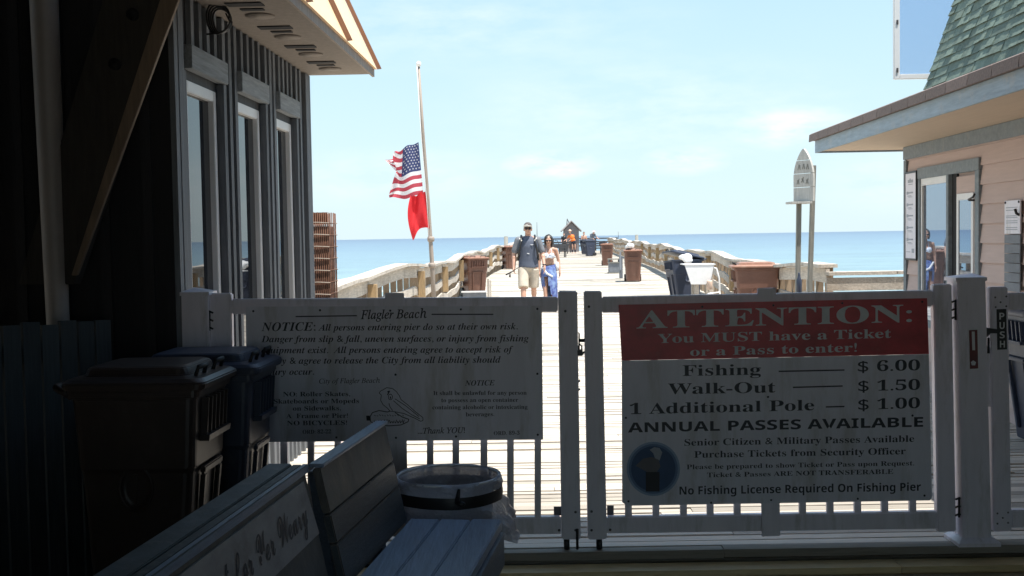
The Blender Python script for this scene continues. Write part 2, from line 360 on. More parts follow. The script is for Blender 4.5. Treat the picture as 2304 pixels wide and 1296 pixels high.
def sea_mat():
    m = bpy.data.materials.new('sea_water'); m.use_nodes = True; t = m.node_tree; n = t.nodes; l = t.links
    p = n['Principled BSDF']; p.inputs['Roughness'].default_value = .28; p.inputs['Specular IOR Level'].default_value = .10
    g = n.new('ShaderNodeNewGeometry'); sx = n.new('ShaderNodeSeparateXYZ'); l.new(g.outputs['Position'], sx.inputs[0])
    lg = n.new('ShaderNodeMath'); lg.operation = 'LOGARITHM'; lg.inputs[1].default_value = 10; l.new(sx.outputs['Y'], lg.inputs[0])
    # large patches of deeper and shallower water
    mp = n.new('ShaderNodeMapping'); mp.inputs['Scale'].default_value = (.004, .012, 1); l.new(g.outputs['Position'], mp.inputs[0])
    n1 = n.new('ShaderNodeTexNoise'); n1.inputs['Scale'].default_value = 1; n1.inputs['Detail'].default_value = 4; l.new(mp.outputs[0], n1.inputs['Vector'])
    a = n.new('ShaderNodeMath'); a.operation = 'MULTIPLY_ADD'; a.inputs[1].default_value = .5; a.inputs[2].default_value = -.25; l.new(n1.outputs['Fac'], a.inputs[0])
    s = n.new('ShaderNodeMath'); s.operation = 'ADD'; l.new(lg.outputs[0], s.inputs[0]); l.new(a.outputs[0], s.inputs[1])
    mr = n.new('ShaderNodeMapRange'); mr.inputs[1].default_value = 2.1; mr.inputs[2].default_value = 3.7; l.new(s.outputs[0], mr.inputs[0])
    cr = n.new('ShaderNodeValToRGB'); l.new(mr.outputs[0], cr.inputs[0])
    e = cr.color_ramp.elements; e[0].position = 0; e[0].color = (.20, .295, .305, 1); e[1].position = 1; e[1].color = (.095, .145, .22, 1)
    k = e.new(.28); k.color = (.165, .25, .295, 1); k = e.new(.6); k.color = (.125, .195, .265, 1)
    # ripples
    m2 = n.new('ShaderNodeMapping'); m2.inputs['Scale'].default_value = (.16, .5, 1); l.new(g.outputs['Position'], m2.inputs[0])
    n2 = n.new('ShaderNodeTexNoise'); n2.inputs['Scale'].default_value = 1; n2.inputs['Detail'].default_value = 9; n2.inputs['Roughness'].default_value = .65; l.new(m2.outputs[0], n2.inputs['Vector'])
    m4 = n.new('ShaderNodeMapping'); m4.inputs['Scale'].default_value = (.012, .06, 1); l.new(g.outputs['Position'], m4.inputs[0])
    n4 = n.new('ShaderNodeTexNoise'); n4.inputs['Scale'].default_value = 1; n4.inputs['Detail'].default_value = 8; n4.inputs['Roughness'].default_value = .75; l.new(m4.outputs[0], n4.inputs['Vector'])
    av = n.new('ShaderNodeMath'); av.operation = 'MULTIPLY_ADD'; av.inputs[1].default_value = 1.0; l.new(n4.outputs['Fac'], av.inputs[0]); l.new(n2.outputs['Fac'], av.inputs[2])
    v = n.new('ShaderNodeMapRange'); v.inputs[1].default_value = .6; v.inputs[2].default_value = 1.4; v.inputs[3].default_value = .58; v.inputs[4].default_value = 1.36; l.new(av.outputs[0], v.inputs[0])
    mc = n.new('ShaderNodeVectorMath'); mc.operation = 'SCALE'; l.new(cr.outputs[0], mc.inputs[0]); l.new(v.outputs[0], mc.inputs['Scale'])
    # whitecaps, more of them near the shore
    m3 = n.new('ShaderNodeMapping'); m3.inputs['Scale'].default_value = (.03, .14, 1); l.new(g.outputs['Position'], m3.inputs[0])
    n3 = n.new('ShaderNodeTexNoise'); n3.inputs['Scale'].default_value = 1; n3.inputs['Detail'].default_value = 10; n3.inputs['Roughness'].default_value = .7; l.new(m3.outputs[0], n3.inputs['Vector'])
    near = n.new('ShaderNodeMapRange'); near.inputs[1].default_value = 2.1; near.inputs[2].default_value = 2.36; near.inputs[3].default_value = .30; near.inputs[4].default_value = 0; l.new(lg.outputs[0], near.inputs[0])
    ad = n.new('ShaderNodeMath'); ad.operation = 'ADD'; l.new(n3.outputs['Fac'], ad.inputs[0]); l.new(near.outputs[0], ad.inputs[1])
    fr = n.new('ShaderNodeMapRange'); fr.inputs[1].default_value = .665; fr.inputs[2].default_value = .73; l.new(ad.outputs[0], fr.inputs[0])
    x = n.new('ShaderNodeMixRGB'); l.new(fr.outputs[0], x.inputs[0]); l.new(mc.outputs[0], x.inputs[1]); x.inputs[2].default_value = (.62, .66, .66, 1)
    l.new(x.outputs[0], p.inputs['Base Color'])
    b = n.new('ShaderNodeBump'); b.inputs['Strength'].default_value = .5; b.inputs['Distance'].default_value = .4; l.new(n2.outputs['Fac'], b.inputs['Height']); l.new(b.outputs[0], p.inputs['Normal'])
    return m
m_sea = sea_mat()

# ------------------------------------------------------------------ setting: sea, beach, deck
mb = MB()
ys = [-60, 20, 60, 120, 200, 400, 1000, 4000, 12000, 40000]
for a, b in zip(ys, ys[1:]):
    W = max(400, b * 1.2); W0 = max(400, a * 1.2)
    mb.quad([(-W0, a, -6), (W0, a, -6), (W, b, -6), (-W, b, -6)])
tag(obj('sea', mb, m_sea), kind='structure')
mb = MB()
mb.quad([(-200, -60, -1.2), (200, -60, -1.2), (200, 25, -2.2), (-200, 25, -2.2)]); mb.quad([(-200, 25, -2.2), (200, 25, -2.2), (200, 75, -6.3), (-200, 75, -6.3)])
tag(obj('beach', mb, m_sand), kind='structure')

def lerp(tab, y):
    if y <= tab[0][0]: return tab[0][1]
    for (a, va), (b, vb) in zip(tab, tab[1:]):
        if y <= b: return va + (vb - va) * (y - a) / (b - a)
    return tab[-1][1]
RLT = [(8, -2.05), (12, -2.0), (16, -2.02), (20, -1.72), (30, -1.40), (46, -.80), (60, .05), (96, 1.75)]
RRT = [(8, 3.95), (14.5, 4.15), (19, 4.48), (28, 5.08), (50, 6.45), (70, 7.3), (96, 8.3)]
RL = lambda y: lerp(RLT, y)
RR = lambda y: lerp(RRT, y)
DZ = lambda y: max(0.0, (y - 30) * .0043)

DECK0 = 5.56
mb = MB(); y = DECK0
while y < 97:
    pitch = .098 if y < 11 else .15
    y1 = y + pitch - (random.uniform(.012, .022) if y < 8 else random.uniform(.007, .015)) - (.008 if random.random() < .15 else 0)
    xa = -4.5 if y < 8.6 else RL(y) - .25
    xb = 8.5 if y < 14.3 else RR(y) + .25
    cuts = [xa]
    if y < 40:
        c = xa + random.uniform(1.2, 4.2)
        while c < xb - .8: cuts.append(c); c += random.choice((2.4, 3.0, 3.6))
    cuts.append(xb)
    for a, b in zip(cuts, cuts[1:]):
        z = DZ(y) + random.uniform(-.004, .003); sk = random.uniform(-.004, .004); tn = random.uniform(.5, 1.15) if y < 7.2 else random.uniform(.74, 1.12)
        dz1, dz2 = random.uniform(-.004, .004), random.uniform(-.004, .004)
        mb.add([(a + .002, y + sk, z - .04), (b - .002, y - sk, z - .04), (b - .002, y1 - sk, z - .04), (a + .002, y1 + sk, z - .04), (a + .002, y + sk, z + dz1), (b - .002, y - sk, z + dz2), (b - .002, y1 - sk, z - dz1), (a + .002, y1 + sk, z - dz2)],
               ((0, 3, 2, 1), (4, 5, 6, 7), (0, 1, 5, 4), (1, 2, 6, 5), (2, 3, 7, 6), (3, 0, 4, 7)), tn)
    y += pitch
for x in (-1.6, -.2, 1.2, 2.6, 4.0):                      # joists below, seen through the gaps
    mb.bx((x, DECK0 + .05, -.32), (x + .08, 97, -.045), .35)
tag(obj('pier_deck', mb, m_deck), kind='structure')
mb = MB(); y = -7.0
mb.bx((-4.6, DECK0 + .004, -.32), (8.4, DECK0 + .03, -.046), .1)
mb.bx((-4.6, 5.415, -.10), (1.9, DECK0 - .014, -.058), 1.25); mb.bx((1.904, 5.415, -.10), (8.0, DECK0 - .014, -.058), 1.1)
while y < 5.3:
    mb.bx((-4.6, y, -.13), (8.0, min(y + .19, 5.40), -.088 + random.uniform(-.002, .002)), random.uniform(.2, .3)); y += .2
tag(obj('walkway_boards', mb, m_apron), kind='structure')

# ------------------------------------------------------------------ railings
def wob(y, ph): return .05 * math.sin(y * .42 + ph) + .03 * math.sin(y * 1.07 + 2 * ph)
def railing(name, label, side, fn, y0, y1, ph, step=1.25, inner=True):
    root = thing(name, label, 'railing')
    ys = []; y = y0
    while y < y1: ys.append(y); y += step
    ys.append(y1)
    P = lambda y, z, off=0.0: Vector((fn(y) + side * off, y, z + DZ(y) + wob(y, ph)))
    cap = MB()
    for i in range(0, len(ys) - 1): cap.sweep([P(ys[i], 1.085), P(ys[i + 1], 1.085)], .25, .045)
    obj('handrail', cap, m_rail, root)
    for z, h, q in ((.955, .19, 0), (.60, .15, .06), (.30, .15, .05)):
        r = MB()
        for i in range(len(ys) - 1):
            j = q * (1 if i % 2 else -1) * .5
            r.sweep([P(ys[i], z + j), P(ys[i + 1], z - j)], .045, h, side=0)
        obj('rail_board', r, m_rail, root)
    m = MB(); y = y0 + .3                                                 # uprights standing outside the boards
    n = 0
    b = MB()
    while y < y1:
        c = P(y, 0, .075); b.box((c.x, c.y, c.z + .50), (.09, .10, 1.1), None, random.uniform(.75, 1.2)); y += .62; n += 1
    o = obj('baluster', b, m_baluster, root); o['kind'] = 'stuff' if n > 100 else 'thing'
    y = y0 + 4.4
    while y < min(y1, 60) and inner:
        c = P(y, 0, -.085); k = MB(); k.box((c.x, c.y, c.z + .70), (.12, .15, .56), None, random.uniform(.85, 1.15)); obj('post', k, m_block, root, .004); y += 4.7
    rebase(root, (fn(y0), y0, 0))
    return root
railing('pier_railing', 'weathered wavy wooden railing on the flagpole side of the pier', -1, RL, 11.0, 95.5, .3)
railing('pier_railing', 'weathered wavy wooden railing beside the white fish table', 1, RR, 14.6, 95.5, 1.9)
root = thing('cross_railing', 'short brown plank railing running from pier to the pink building', 'railing')
mb = MB()
for i in range(4): mb.bx((4.12 + i * .9, 14.42, 1.03 + .004 * i), (5.0 + i * .9, 14.66, 1.075), random.uniform(.85, 1.1))
obj('handrail', mb, m_rail, root)
mb = MB(); mb.bx((4.1, 14.44, .83), (8.0, 14.49, 1.0), .85); obj('rail_board', mb, m_rail, root)
for x in (4.02, 4.36): 
    mb = MB(); mb.bx((x, 14.42 - (.3 if x < 4.1 else .12), 0), (x + .26, 14.43, .82), 1 if x > 4.1 else .75); obj('post', mb, m_block if x < 4.1 else m_rail, root, .005)
rebase(root, (4.1, 14.5, 0))
root = thing('end_railing', 'low dark railing across the far end of the pier', 'railing')
for z in (1.05, .75, .42):
    mb = MB(); mb.bx((1.6, 96.0, z + .25), (9.2, 96.06, z + .36)); obj('rail_board', mb, m_wet, root)
for i in range(5):
    mb = MB(); mb.bx((1.7 + i * 1.83, 96.07, -.2), (1.85 + i * 1.83, 96.2, 1.4)); obj('post', mb, m_wet, root)
rebase(root, (4.8, 96.1, .28))
for (u, v, Y, lab) in ((1138.5, 533, 58, 'dark round pile sticking up beyond the railing by the walking man'), (1432.5, 529, 78, 'dark round pile sticking up beyond the far railing, sea behind')):
    c = pix(u, v, Y); mb = MB(); mb.tube([(0, 0, -c.z - 7), (0, 0, 0)], .11, 12); mb.tube([(0, 0, 0), (0, 0, .03)], [.11, .06], 12)
    o = obj('pier_pile', mb, m_post); o.location = c; tag(o, lab, 'pile', 'piles rising beside the pier')

# ------------------------------------------------------------------ entrance shelter over the camera
root = thing('entrance_shelter', 'dark boarded roof over the pier entrance with added unseen walls shading it', 'shelter')
mb = MB(); 
for i in range(73): mb.bx((-5.2, -7.0 + i * .17, 4.30), (6.6, -7.0 + i * .17 + .166, 4.34), random.uniform(.7, 1.2))
mb.bx((-5.2, 5.42, 4.12), (6.6, 5.50, 4.298))
obj('roof', mb, m_roofin, root)
mb = MB(); mb.bx((-4.9, -7, -.1), (-4.8, 5.4, 4.295)); obj('side_wall', mb, m_roofin, root)  # unseen wall added to keep the left corner dark
mb = MB(); mb.bx((5.2, -7, -.1), (5.3, 5.4, 4.295)); obj('side_wall', mb, m_roofin, root)
mb = MB(); mb.bx((-4.8, -7.1, -.1), (-1.3, -7.0, 4.3)); mb.bx((-1.2999, -7.1, 3.7), (5.2, -7.0, 4.3)); obj('unseen_end_wall', mb, m_roofin, root)  # unseen wall added, its opening sized to dim light on the gates
mb = MB(); mb.bx((-1.55, -6.99, -.1), (-1.45, 2.3, 4.295)); obj('unseen_shade_wall', mb, m_roofin, root)  # unseen partition added to hold rear light off the bins
rebase(root, (0, 5.6, -.1))

# ------------------------------------------------------------------ left building (grey board and batten)
LX = lambda y: -1.72 + .036 * (y - 5.68)
root = thing('grey_building', 'grey board and batten building with tall windows and copper roof', 'building')
ang = -math.atan(.036)
TL = Matrix.Translation((-1.72, 5.68, 0)) @ Matrix.Rotation(ang, 4, 'Z')      # local +y runs along the wall away from the camera
LEN = 3.14
wins = ((.23, .77), (1.18, 1.72), (2.13, 2.62)); WT, WB = 2.46, .55
mb = MB(); mb.T = TL
yy = [0] + [v for a in wins for v in a] + [LEN]
for i in range(0, len(yy), 2): mb.bx((-.12, yy[i], -.1), (0, yy[i + 1], 2.90), .42)
for a, b in wins:
    mb.bx((-.12, a, WT), (0, b, 2.90), .42); mb.bx((-.12, a, -.1), (0, b, WB), .42)
def batten(y, wd=.045, z0=-.05, z1=2.895, d=.03): mb.bx((.001, y - wd / 2, z0), (d, y + wd / 2, z1), random.uniform(.9, 1.35))
for y in (.02, .86, .98, 1.10, 1.82, 1.94, 2.05, 2.72, 2.85): batten(y, .055)
for a, b in wins:
    for k in range(4):
        y = a + (b - a) * (k + .5) / 4
        batten(y, .05, 2.64, 2.895); batten(y, .05, -.05, WB - .06)
mb.bx((-.06, LEN - .002, -.1), (.035, LEN + .035, 2.895), 1.15); mb.bx((.002, LEN - .12, -.1), (.034, LEN - .004, 2.894), 1.1)
mb.bx((.003, .05, -.1), (.034, .13, 2.894), 1.15)
mb.bx((-.12, LEN - .001, -.1), (-.061, LEN + .02, 2.9)); mb.bx((-3.2, LEN - .12, -.1), (-.121, LEN, 2.9))
obj('side_wall', mb, m_siding, root)
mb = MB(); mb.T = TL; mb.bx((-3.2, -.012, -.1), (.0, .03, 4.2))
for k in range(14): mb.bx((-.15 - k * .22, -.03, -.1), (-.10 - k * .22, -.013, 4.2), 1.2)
obj('front_wall', mb, m_shadewall, root)
for a, b in wins:
    mb = MB(); mb.T = TL
    x0, x1, t = -.10, .004, .05
    mb.bx((x0, a, WB), (x1, a + t * .6, WT)); mb.bx((x0, b - t, WB), (x1, b, WT)); mb.bx((x0, a + t * .6, WT - t * 1.2), (x1, b - t, WT)); mb.bx((x0, a + t * .6, WB), (x1, b - t, WB + t))
    wf = obj('window', mb, m_frame, root, .004)
    mb = MB(); mb.T = TL; mb.bx((-.038, a + t * .6, WB + t), (-.028, b - t, WT - t * 1.2)); obj('pane', mb, m_glass, wf)
    mb = MB(); mb.T = TL; mb.bx((.004, a - .05, 2.51), (.06, b + .07, 2.635), random.uniform(.9, 1.1)); obj('header_board', mb, m_header, root, .004)
    mb = MB(); mb.T = TL; mb.bx((.002, a - .075, WB - .06), (.016, a - .012, 2.505), 1.1); mb.bx((.002, b + .014, WB - .06), (.045, b + .075, 2.505), .9); mb.bx((.0021, a - .01, WB - .055), (.05, b + .012, WB - .002), 1.1)
    obj('window_trim', mb, m_siding, root, .003)
ov = .54; Y0L = -.03
mb = MB(); mb.T = TL; mb.bx((-.05, -.1, 2.902), (ov - .02, LEN + .05, 2.922)); obj('soffit', mb, m_soffit, root)
for k in range(4):
    y = .45 + k * .68
    mb = MB(); mb.T = TL; mb.bx((.16, y, 2.895), (.36, y + .09, 2.9015)); mb.bx((.20, y + .16, 2.895), (.33, y + .21, 2.9015)); obj('vent', mb, m_dark, root)
    mb = MB(); mb.T = TL; mb.lathe([(.085, 0), (.085, .004), (.06, .006), (.055, .001)], (.26, y + .37, 2.8955), 20); obj('downlight', mb, m_soffit, root)
mb = MB(); mb.T = TL; mb.bx((ov - .018, -.1, 2.885), (ov, LEN + .09, 2.945)); obj('fascia', mb, m_pole, root)
mb = MB(); mb.T = TL; s66 = math.tan(R(66)); H = 1.25
mb.prism([(ov + .02, 0, 2.946), (ov + .02 - H / s66, 0, 2.946 + H), (-.6, 0, 2.946 + H), (-.6, 0, 2.946)], (0, LEN + .1, 0)); rf = obj('roof', mb, m_copper, root)
mb = MB(); mb.T = TL
for y in (LEN + .09, LEN - 1.2, LEN - 2.45):
    mb = MB(); mb.T = TL
    mb.prism([(ov + .022, y, 2.948), (ov + .055, y, 2.952), (ov + .055 - H / s66, y, 2.95 + H), (ov + .022 - H / s66, y, 2.95 + H)], (0, .028, 0)); obj('roof_seam', mb, m_seam, rf)
rebase(root, (-1.72, 5.68, -.1))
# coiled cable under the soffit
root = thing('cable_coil', 'coil of black cable hanging under the grey building eave', 'cable')
mb = MB()
for k in range(4):
    c = pix(490 + 3 * k, 42 + 2 * k, 6.2 + .012 * k); r = .085 - .006 * k
    mb.tube([c + Vector((r * .75 * math.cos(a * math.pi / 10), .02 * math.sin(a * .7), r * math.sin(a * math.pi / 10))) for a in range(21)], .006, 6)
mb.tube([pix(u, v, 6.2) for u, v in ((508, 30), (518, 50), (510, 65), (495, 74), (465, 77))], .005, 6)
mb.tube([pix(490, 5, 6.2), pix(488, -30, 6.2)], .006, 6)
obj('cable', mb, m_black, root); rebase(root, pix(490, 42, 6.2))

# rusty wire rack beyond the corner
root = thing('wire_rack', 'tall rusty wire mesh rack against the corner of the grey building', 'rack')
Yr = 9.7
xa, xb = pix(690, 600, Yr).x, pix(739, 600, Yr).x; zt = pix(720, 478, Yr).z
for dy in (0, .45):
    mb = MB(); 
    for k in range(12): mb.tube([(xa + (xb - xa) * k / 11, Yr + dy, 0), (xa + (xb - xa) * k / 11, Yr + dy, zt + random.uniform(-.005, .012))], .0045, 5)
    obj('upright_wire', mb, m_rust, root)
    mb = MB()
    for k in range(17): 
        z = .08 + k * (zt - .12) / 16.5; mb.tube([(xa - .1, Yr + dy - .008, z), ((xa + xb) / 2, Yr + dy - .012, z + .006), (xb + .015, Yr + dy - .008, z)], .0045, 5)
    obj('cross_wire', mb, m_pole, root)
mb = MB()
for k in range(17):
    for x in (xa, (xa + xb) / 2, xb): mb.tube([(x, Yr, .08 + k * (zt - .12) / 16.5), (x, Yr + .45, .08 + k * (zt - .12) / 16.5)], .004, 5)
for k in range(6): mb.tube([(xb, Yr + .08 * k, 0), (xb, Yr + .08 * k, zt)], .004, 5)
obj('side_wire', mb, m_rust, root)
mb = MB(); mb.bx((xa, Yr + .004, zt - .10), (xb, Yr + .012, zt)); obj('top_plate', mb, m_rust, root)
mb = MB(); mb.bx((xa, Yr + .2, .0), (xb - .02, Yr + .44, zt - .12), .25); obj('packed_traps', mb, m_rust, root)
rebase(root, ((xa + xb) / 2, Yr + .2, 0))

# ------------------------------------------------------------------ left dark corner: leaning timber, pipe, fence
root = thing('leaning_timber', 'big dark bolted timber leaning up from the dark left corner', 'timber')
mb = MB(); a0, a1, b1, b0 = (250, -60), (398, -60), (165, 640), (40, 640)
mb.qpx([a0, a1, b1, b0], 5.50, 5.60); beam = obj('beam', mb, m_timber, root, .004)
mb = MB(); mb.qpx([(379, -60), (423, -60), (172, 620), (160, 620)], 5.466, 5.498); obj('lit_edge_strip', mb, m_timberlit, root, .003)  # strip painted lighter as the lit side of the beam
for (u, v) in ((300, 33), (260, 145)):
    mb = MB(); c = pix(u, v, 5.5); mb.tube([(c.x, 5.501, c.z), (c.x, 5.48, c.z)], .03, 12); mb.tube([(c.x, 5.48, c.z), (c.x, 5.465, c.z)], .014, 6); obj('bolt', mb, m_dark, root)
rebase(root, pix(110, 640, 5.55))
c0 = pix(97, -40, 5.52); c1 = pix(132, 760, 5.52); c2 = c1 + (c1 - c0) * 1.0
mb = MB(); mb.tube([c0 + (c0 - c1) * .4, c0, c1, c2], [.068, .068, .054, .052], 24); mb.tube([c1 + (c2 - c1) * .2, c1 + (c2 - c1) * .26], .06, 24)
o = obj('drain_pipe', mb, m_pipe); tag(o, 'grey pipe slanting up the dark left edge behind low fence', 'pipe')
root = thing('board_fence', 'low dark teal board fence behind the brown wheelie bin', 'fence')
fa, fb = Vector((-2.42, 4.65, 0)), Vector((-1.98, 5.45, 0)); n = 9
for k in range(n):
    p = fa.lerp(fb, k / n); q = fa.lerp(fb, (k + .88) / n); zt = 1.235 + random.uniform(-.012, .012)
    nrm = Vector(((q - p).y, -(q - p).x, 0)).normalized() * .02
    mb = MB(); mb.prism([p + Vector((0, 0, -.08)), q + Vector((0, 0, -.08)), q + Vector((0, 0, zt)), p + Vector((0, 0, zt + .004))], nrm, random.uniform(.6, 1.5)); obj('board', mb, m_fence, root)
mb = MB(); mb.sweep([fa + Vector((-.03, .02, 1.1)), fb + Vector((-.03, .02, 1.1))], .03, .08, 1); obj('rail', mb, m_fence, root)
rebase(root, (-2.2, 5.05, -.06))

# ------------------------------------------------------------------ wheelie bins
def rrect(w, d, z, r, cx=0, cy=0, n=4):
    pts = []
    for (sx, sy, a0) in ((1, 1, 0), (-1, 1, 90), (-1, -1, 180), (1, -1, 270)):
        for k in range(n + 1):
            a = R(a0 + 90 * k / n); pts.append(Vector((cx + sx * (w / 2 - r) + r * math.cos(a), cy + sy * (d / 2 - r) + r * math.sin(a), z)))
    return pts
def make_bin(body_m, lid_m):                      # local front faces -y, hinge and wheels at +y
    root = thing('wheelie_bin', '', 'bin')
    mb = MB()
    mb.loft([rrect(.46, .50, .03, .04, 0, .02), rrect(.47, .52, .10, .05, 0, .02), rrect(.535, .63, .68, .05), rrect(.555, .655, .70, .05), rrect(.575, .70, .985, .05), rrect(.61, .75, .99, .04), rrect(.61, .75, 1.02, .04)], smooth=False)
    for sx in (-1, 1): mb.prism([(sx * .10, -.24, .12), (sx * .13, -.24, .12), (sx * .155, -.322, .66), (sx * .11, -.322, .66)], (0, -.028, 0))
    mb.prism([(-.16, -.322, .66), (.16, -.322, .66), (.16, -.326, .69), (-.16, -.326, .69)], (0, -.028, 0))
    body = obj('body', mb, body_m, root, .006)
    mb = MB()                                      # comb of ribs under the rim at the front
    for k in range(6): mb.prism([(-.17 + k * .068 - .006, -.33, .82), (-.17 + k * .068 + .006, -.33, .82), (-.17 + k * .068 + .006, -.345, .975), (-.17 + k * .068 - .006, -.345, .975)], (0, -.045, 0))
    mb.prism([(-.19, -.335, .80), (.19, -.335, .80), (.19, -.34, .825), (-.19, -.34, .825)], (0, -.055, 0)); obj('lifting_comb', mb, body_m, root)
    for sx in (-1, 1):
        mb = MB(); mb.T = Matrix.Translation((sx * .305, 0, .62)) @ Matrix.Rotation(R(90) * sx, 4, 'Y')
        mb.lathe([(.098, -.052), (.098, -.03), (.085, -.028), (.085, -.033), (.05, -.034), (.01, -.034)], (0, 0, 0), 24); mb.box((0, 0, -.03), (.12, .02, .012)); obj('emblem', mb, body_m, root)
    mb = MB()
    mb.loft([rrect(.64, .80, 1.022, .05, 0, -.01), rrect(.645, .81, 1.05, .05, 0, -.01), rrect(.60, .76, 1.065, .06, 0, -.005), rrect(.50, .60, 1.075, .06, 0, .0), rrect(.48, .57, 1.105, .06), rrect(.44, .52, 1.112, .06)], smooth=False)
    lid = obj('lid', mb, lid_m, root, .005)
    for sx in (-1, 1):
        mb = MB(); mb.tube([(sx * .15 - .07, -.33, 1.06), (sx * .15 - .068, -.35, 1.105), (sx * .15 + .068, -.35, 1.105), (sx * .15 + .07, -.33, 1.06)], .011, 6); obj('handle', mb, m_tyre, lid)
    mb = MB(); mb.tube([(-.24, .36, .99), (-.24, .45, 1.03), (.24, .45, 1.03), (.24, .36, .99)], .016, 8); obj('grab_bar', mb, body_m, root)
    for sx in (-1, 1):
        mb = MB(); mb.T = Matrix.Translation((sx * .255, .27, .125)) @ Matrix.Rotation(R(90), 4, 'Y')
        mb.lathe([(.05, -.03), (.115, -.03), (.125, -.02), (.125, .02), (.115, .03), (.05, .03)], (0, 0, 0), 20); obj('wheel', mb, m_tyre, root)
    return root
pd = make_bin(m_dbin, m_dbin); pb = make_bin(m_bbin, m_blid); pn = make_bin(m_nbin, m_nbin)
used = set()
def place_bin(kind, label, loc, rz, tilt=0.0, scale=1.0):
    p = {'b': pb, 'n': pn, 'd': pd}[kind]
    if kind not in used: used.add(kind); o = p
    else: o = dup(p)
    o.location = loc; o.rotation_euler = (0, tilt, rz); o.scale = scale if isinstance(scale, tuple) else (scale,) * 3
    if 'raised lid' in label:
        for c in o.children:
            if c.name.startswith('lid'):
                h = Vector((0, .38, 1.03)); q = Matrix.Rotation(R(-13), 3, 'X'); c.location = h - q @ h; c.rotation_euler = (R(-13), 0, 0)
    return tag(o, label, 'bin', 'brown wheelie bins' if kind != 'n' else 'dark blue wheelie bins')
def gz(u, v, Y): return pix(u, v, Y).x
place_bin('d', 'brown wheelie bin darkened in colour for deep shade beside the bench and low fence', (-1.57, 4.80, -.06), R(88), 0, (.80, .75, 1.03))
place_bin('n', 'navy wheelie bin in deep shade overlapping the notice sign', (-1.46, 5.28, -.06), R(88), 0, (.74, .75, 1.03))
place_bin('b', 'brown wheelie bin by the left railing behind a grey tray', (gz(1067, 620, 30) , 30, .0), R(20))
place_bin('b', 'brown wheelie bin partly hidden behind the walking man', (gz(1146, 590, 52), 52, DZ(52)), R(20))
place_bin('b', 'brown wheelie bin with a white bag lying on its lid', (gz(1424, 600, 37.4), 37.4, DZ(37)), R(-4))
place_bin('b', 'brown wheelie bin farthest out on the pier, just beyond the grey bait stand', (gz(1366, 570, 55), 55, DZ(55)), R(-6))
place_bin('b', 'large brown wheelie bin seen side on beside the surfboard sign', (gz(1700, 630, 18.6), 18.6, -.02), R(-96), 0, 1.02)
place_bin('n', 'navy wheelie bin with raised lid next to the white fish table', (gz(1540, 620, 24.8), 24.8, 0), R(-78), R(-4))
place_bin('n', 'navy wheelie bin far out on the pier right of the orange shirt', (gz(1327, 560, 76), 76, DZ(76)), R(-75), R(-4))
place_bin('n', 'navy wheelie bin half hidden behind the other far navy bin', (gz(1318, 555, 82), 82, DZ(82)), R(-60))
# bags on and in bins
def bag(name, label, c, r, seed):
    rnd = random.Random(seed); mb = MB()
    for k in range(5): mb.ell((c[0] + rnd.uniform(-.6, .6) * r, c[1] + rnd.uniform(-.5, .5) * r, c[2] + rnd.uniform(0, .5) * r), (r * rnd.uniform(.5, .8), r * rnd.uniform(.5, .8), r * rnd.uniform(.4, .7)), 8, 6)
    o = link(name, remesh(mb, r * .16, 2, name), m_plastic); P = Vector(c); o.data.transform(Matrix.Translation(-P)); o.location = P; tag(o, label, 'bag'); return o
bag('plastic_bag', 'white plastic bag lying on the lid of a brown wheelie bin', (gz(1418, 560, 37.2), 37.2, 1.18), .15, 3)
bag('rubbish_bag', 'pale rubbish bag bulging from the navy bin beside the fish table', (gz(1545, 588, 24.4), 24.4, 1.02), .15, 5)

# grey tray and stub post by the left bin
root = thing('grey_tray', 'low grey plastic tray standing in front of the brown bin', 'tray')
c = pix(1068, 668, 28.6); mb = MB(); s = 28.6 / 2500
mb.T = Matrix.Translation((c.x, 28.6, 0))
for a in (((-.30, -.2, .0), (.30, .2, .03)), ((-.30, -.2, .03), (.30, -.18, .22)), ((-.30, .18, .03), (.30, .2, .22)), ((-.30, -.18, .03), (-.28, .18, .22)), ((.28, -.18, .03), (.30, .18, .22))): mb.bx(*a)
obj('basin', mb, m_bait, root); mb2 = MB(); mb2.T = mb.T; mb2.bx((-.33, -.225, .195), (.33, -.201, .235)); obj('rim', mb2, m_frame, root); rebase(root, (c.x, 28.6, 0))
c = pix(1101, 650, 29.3); mb = MB()
for k, x in enumerate((-.055, .005)): mb.bx((x, -.04, 0), (x + .05, .04, .50 - .03 * k), .8 + .3 * k)
o = obj('stub_post', mb, m_rail); o.location = (c.x, 29.3, 0); tag(o, 'short grey wooden stub post right of the brown bin by railing', 'post')

# ------------------------------------------------------------------ flagpole and flags
root = thing('flag_pole', 'slender leaning wooden flagpole lashed to the left railing', 'flagpole')
YF = 19.3
pts = [pix(u, v, YF) for u, v in ((979, 700), (972, 590), (962, 440), (951, 290), (942, 148))]
pts[0].z = 0.0
mb = MB(); mb.tube(pts, [.042, .038, .033, .028, .021], 12); obj('pole', mb, m_pole, root)
mb = MB(); mb.ell(pts[-1] + Vector((0, 0, .03)), (.045, .045, .05)); obj('finial', mb, m_plastic, root)
for v, u in ((538, 969.5), (597, 972)):
    mb = MB(); c = pix(u, v, YF); mb.lathe([(.05, -.045), (.062, -.02), (.062, .02), (.05, .045)], c, 14); obj('lashing', mb, m_pole, root)
mb = MB(); mb.tube([pix(u - 6, v, YF - .04) for u, v in ((944, 150), (953, 300), (966, 450), (972, 540))], .006, 5); obj('halyard', mb, m_plastic, root)
rebase(root, pts[0])
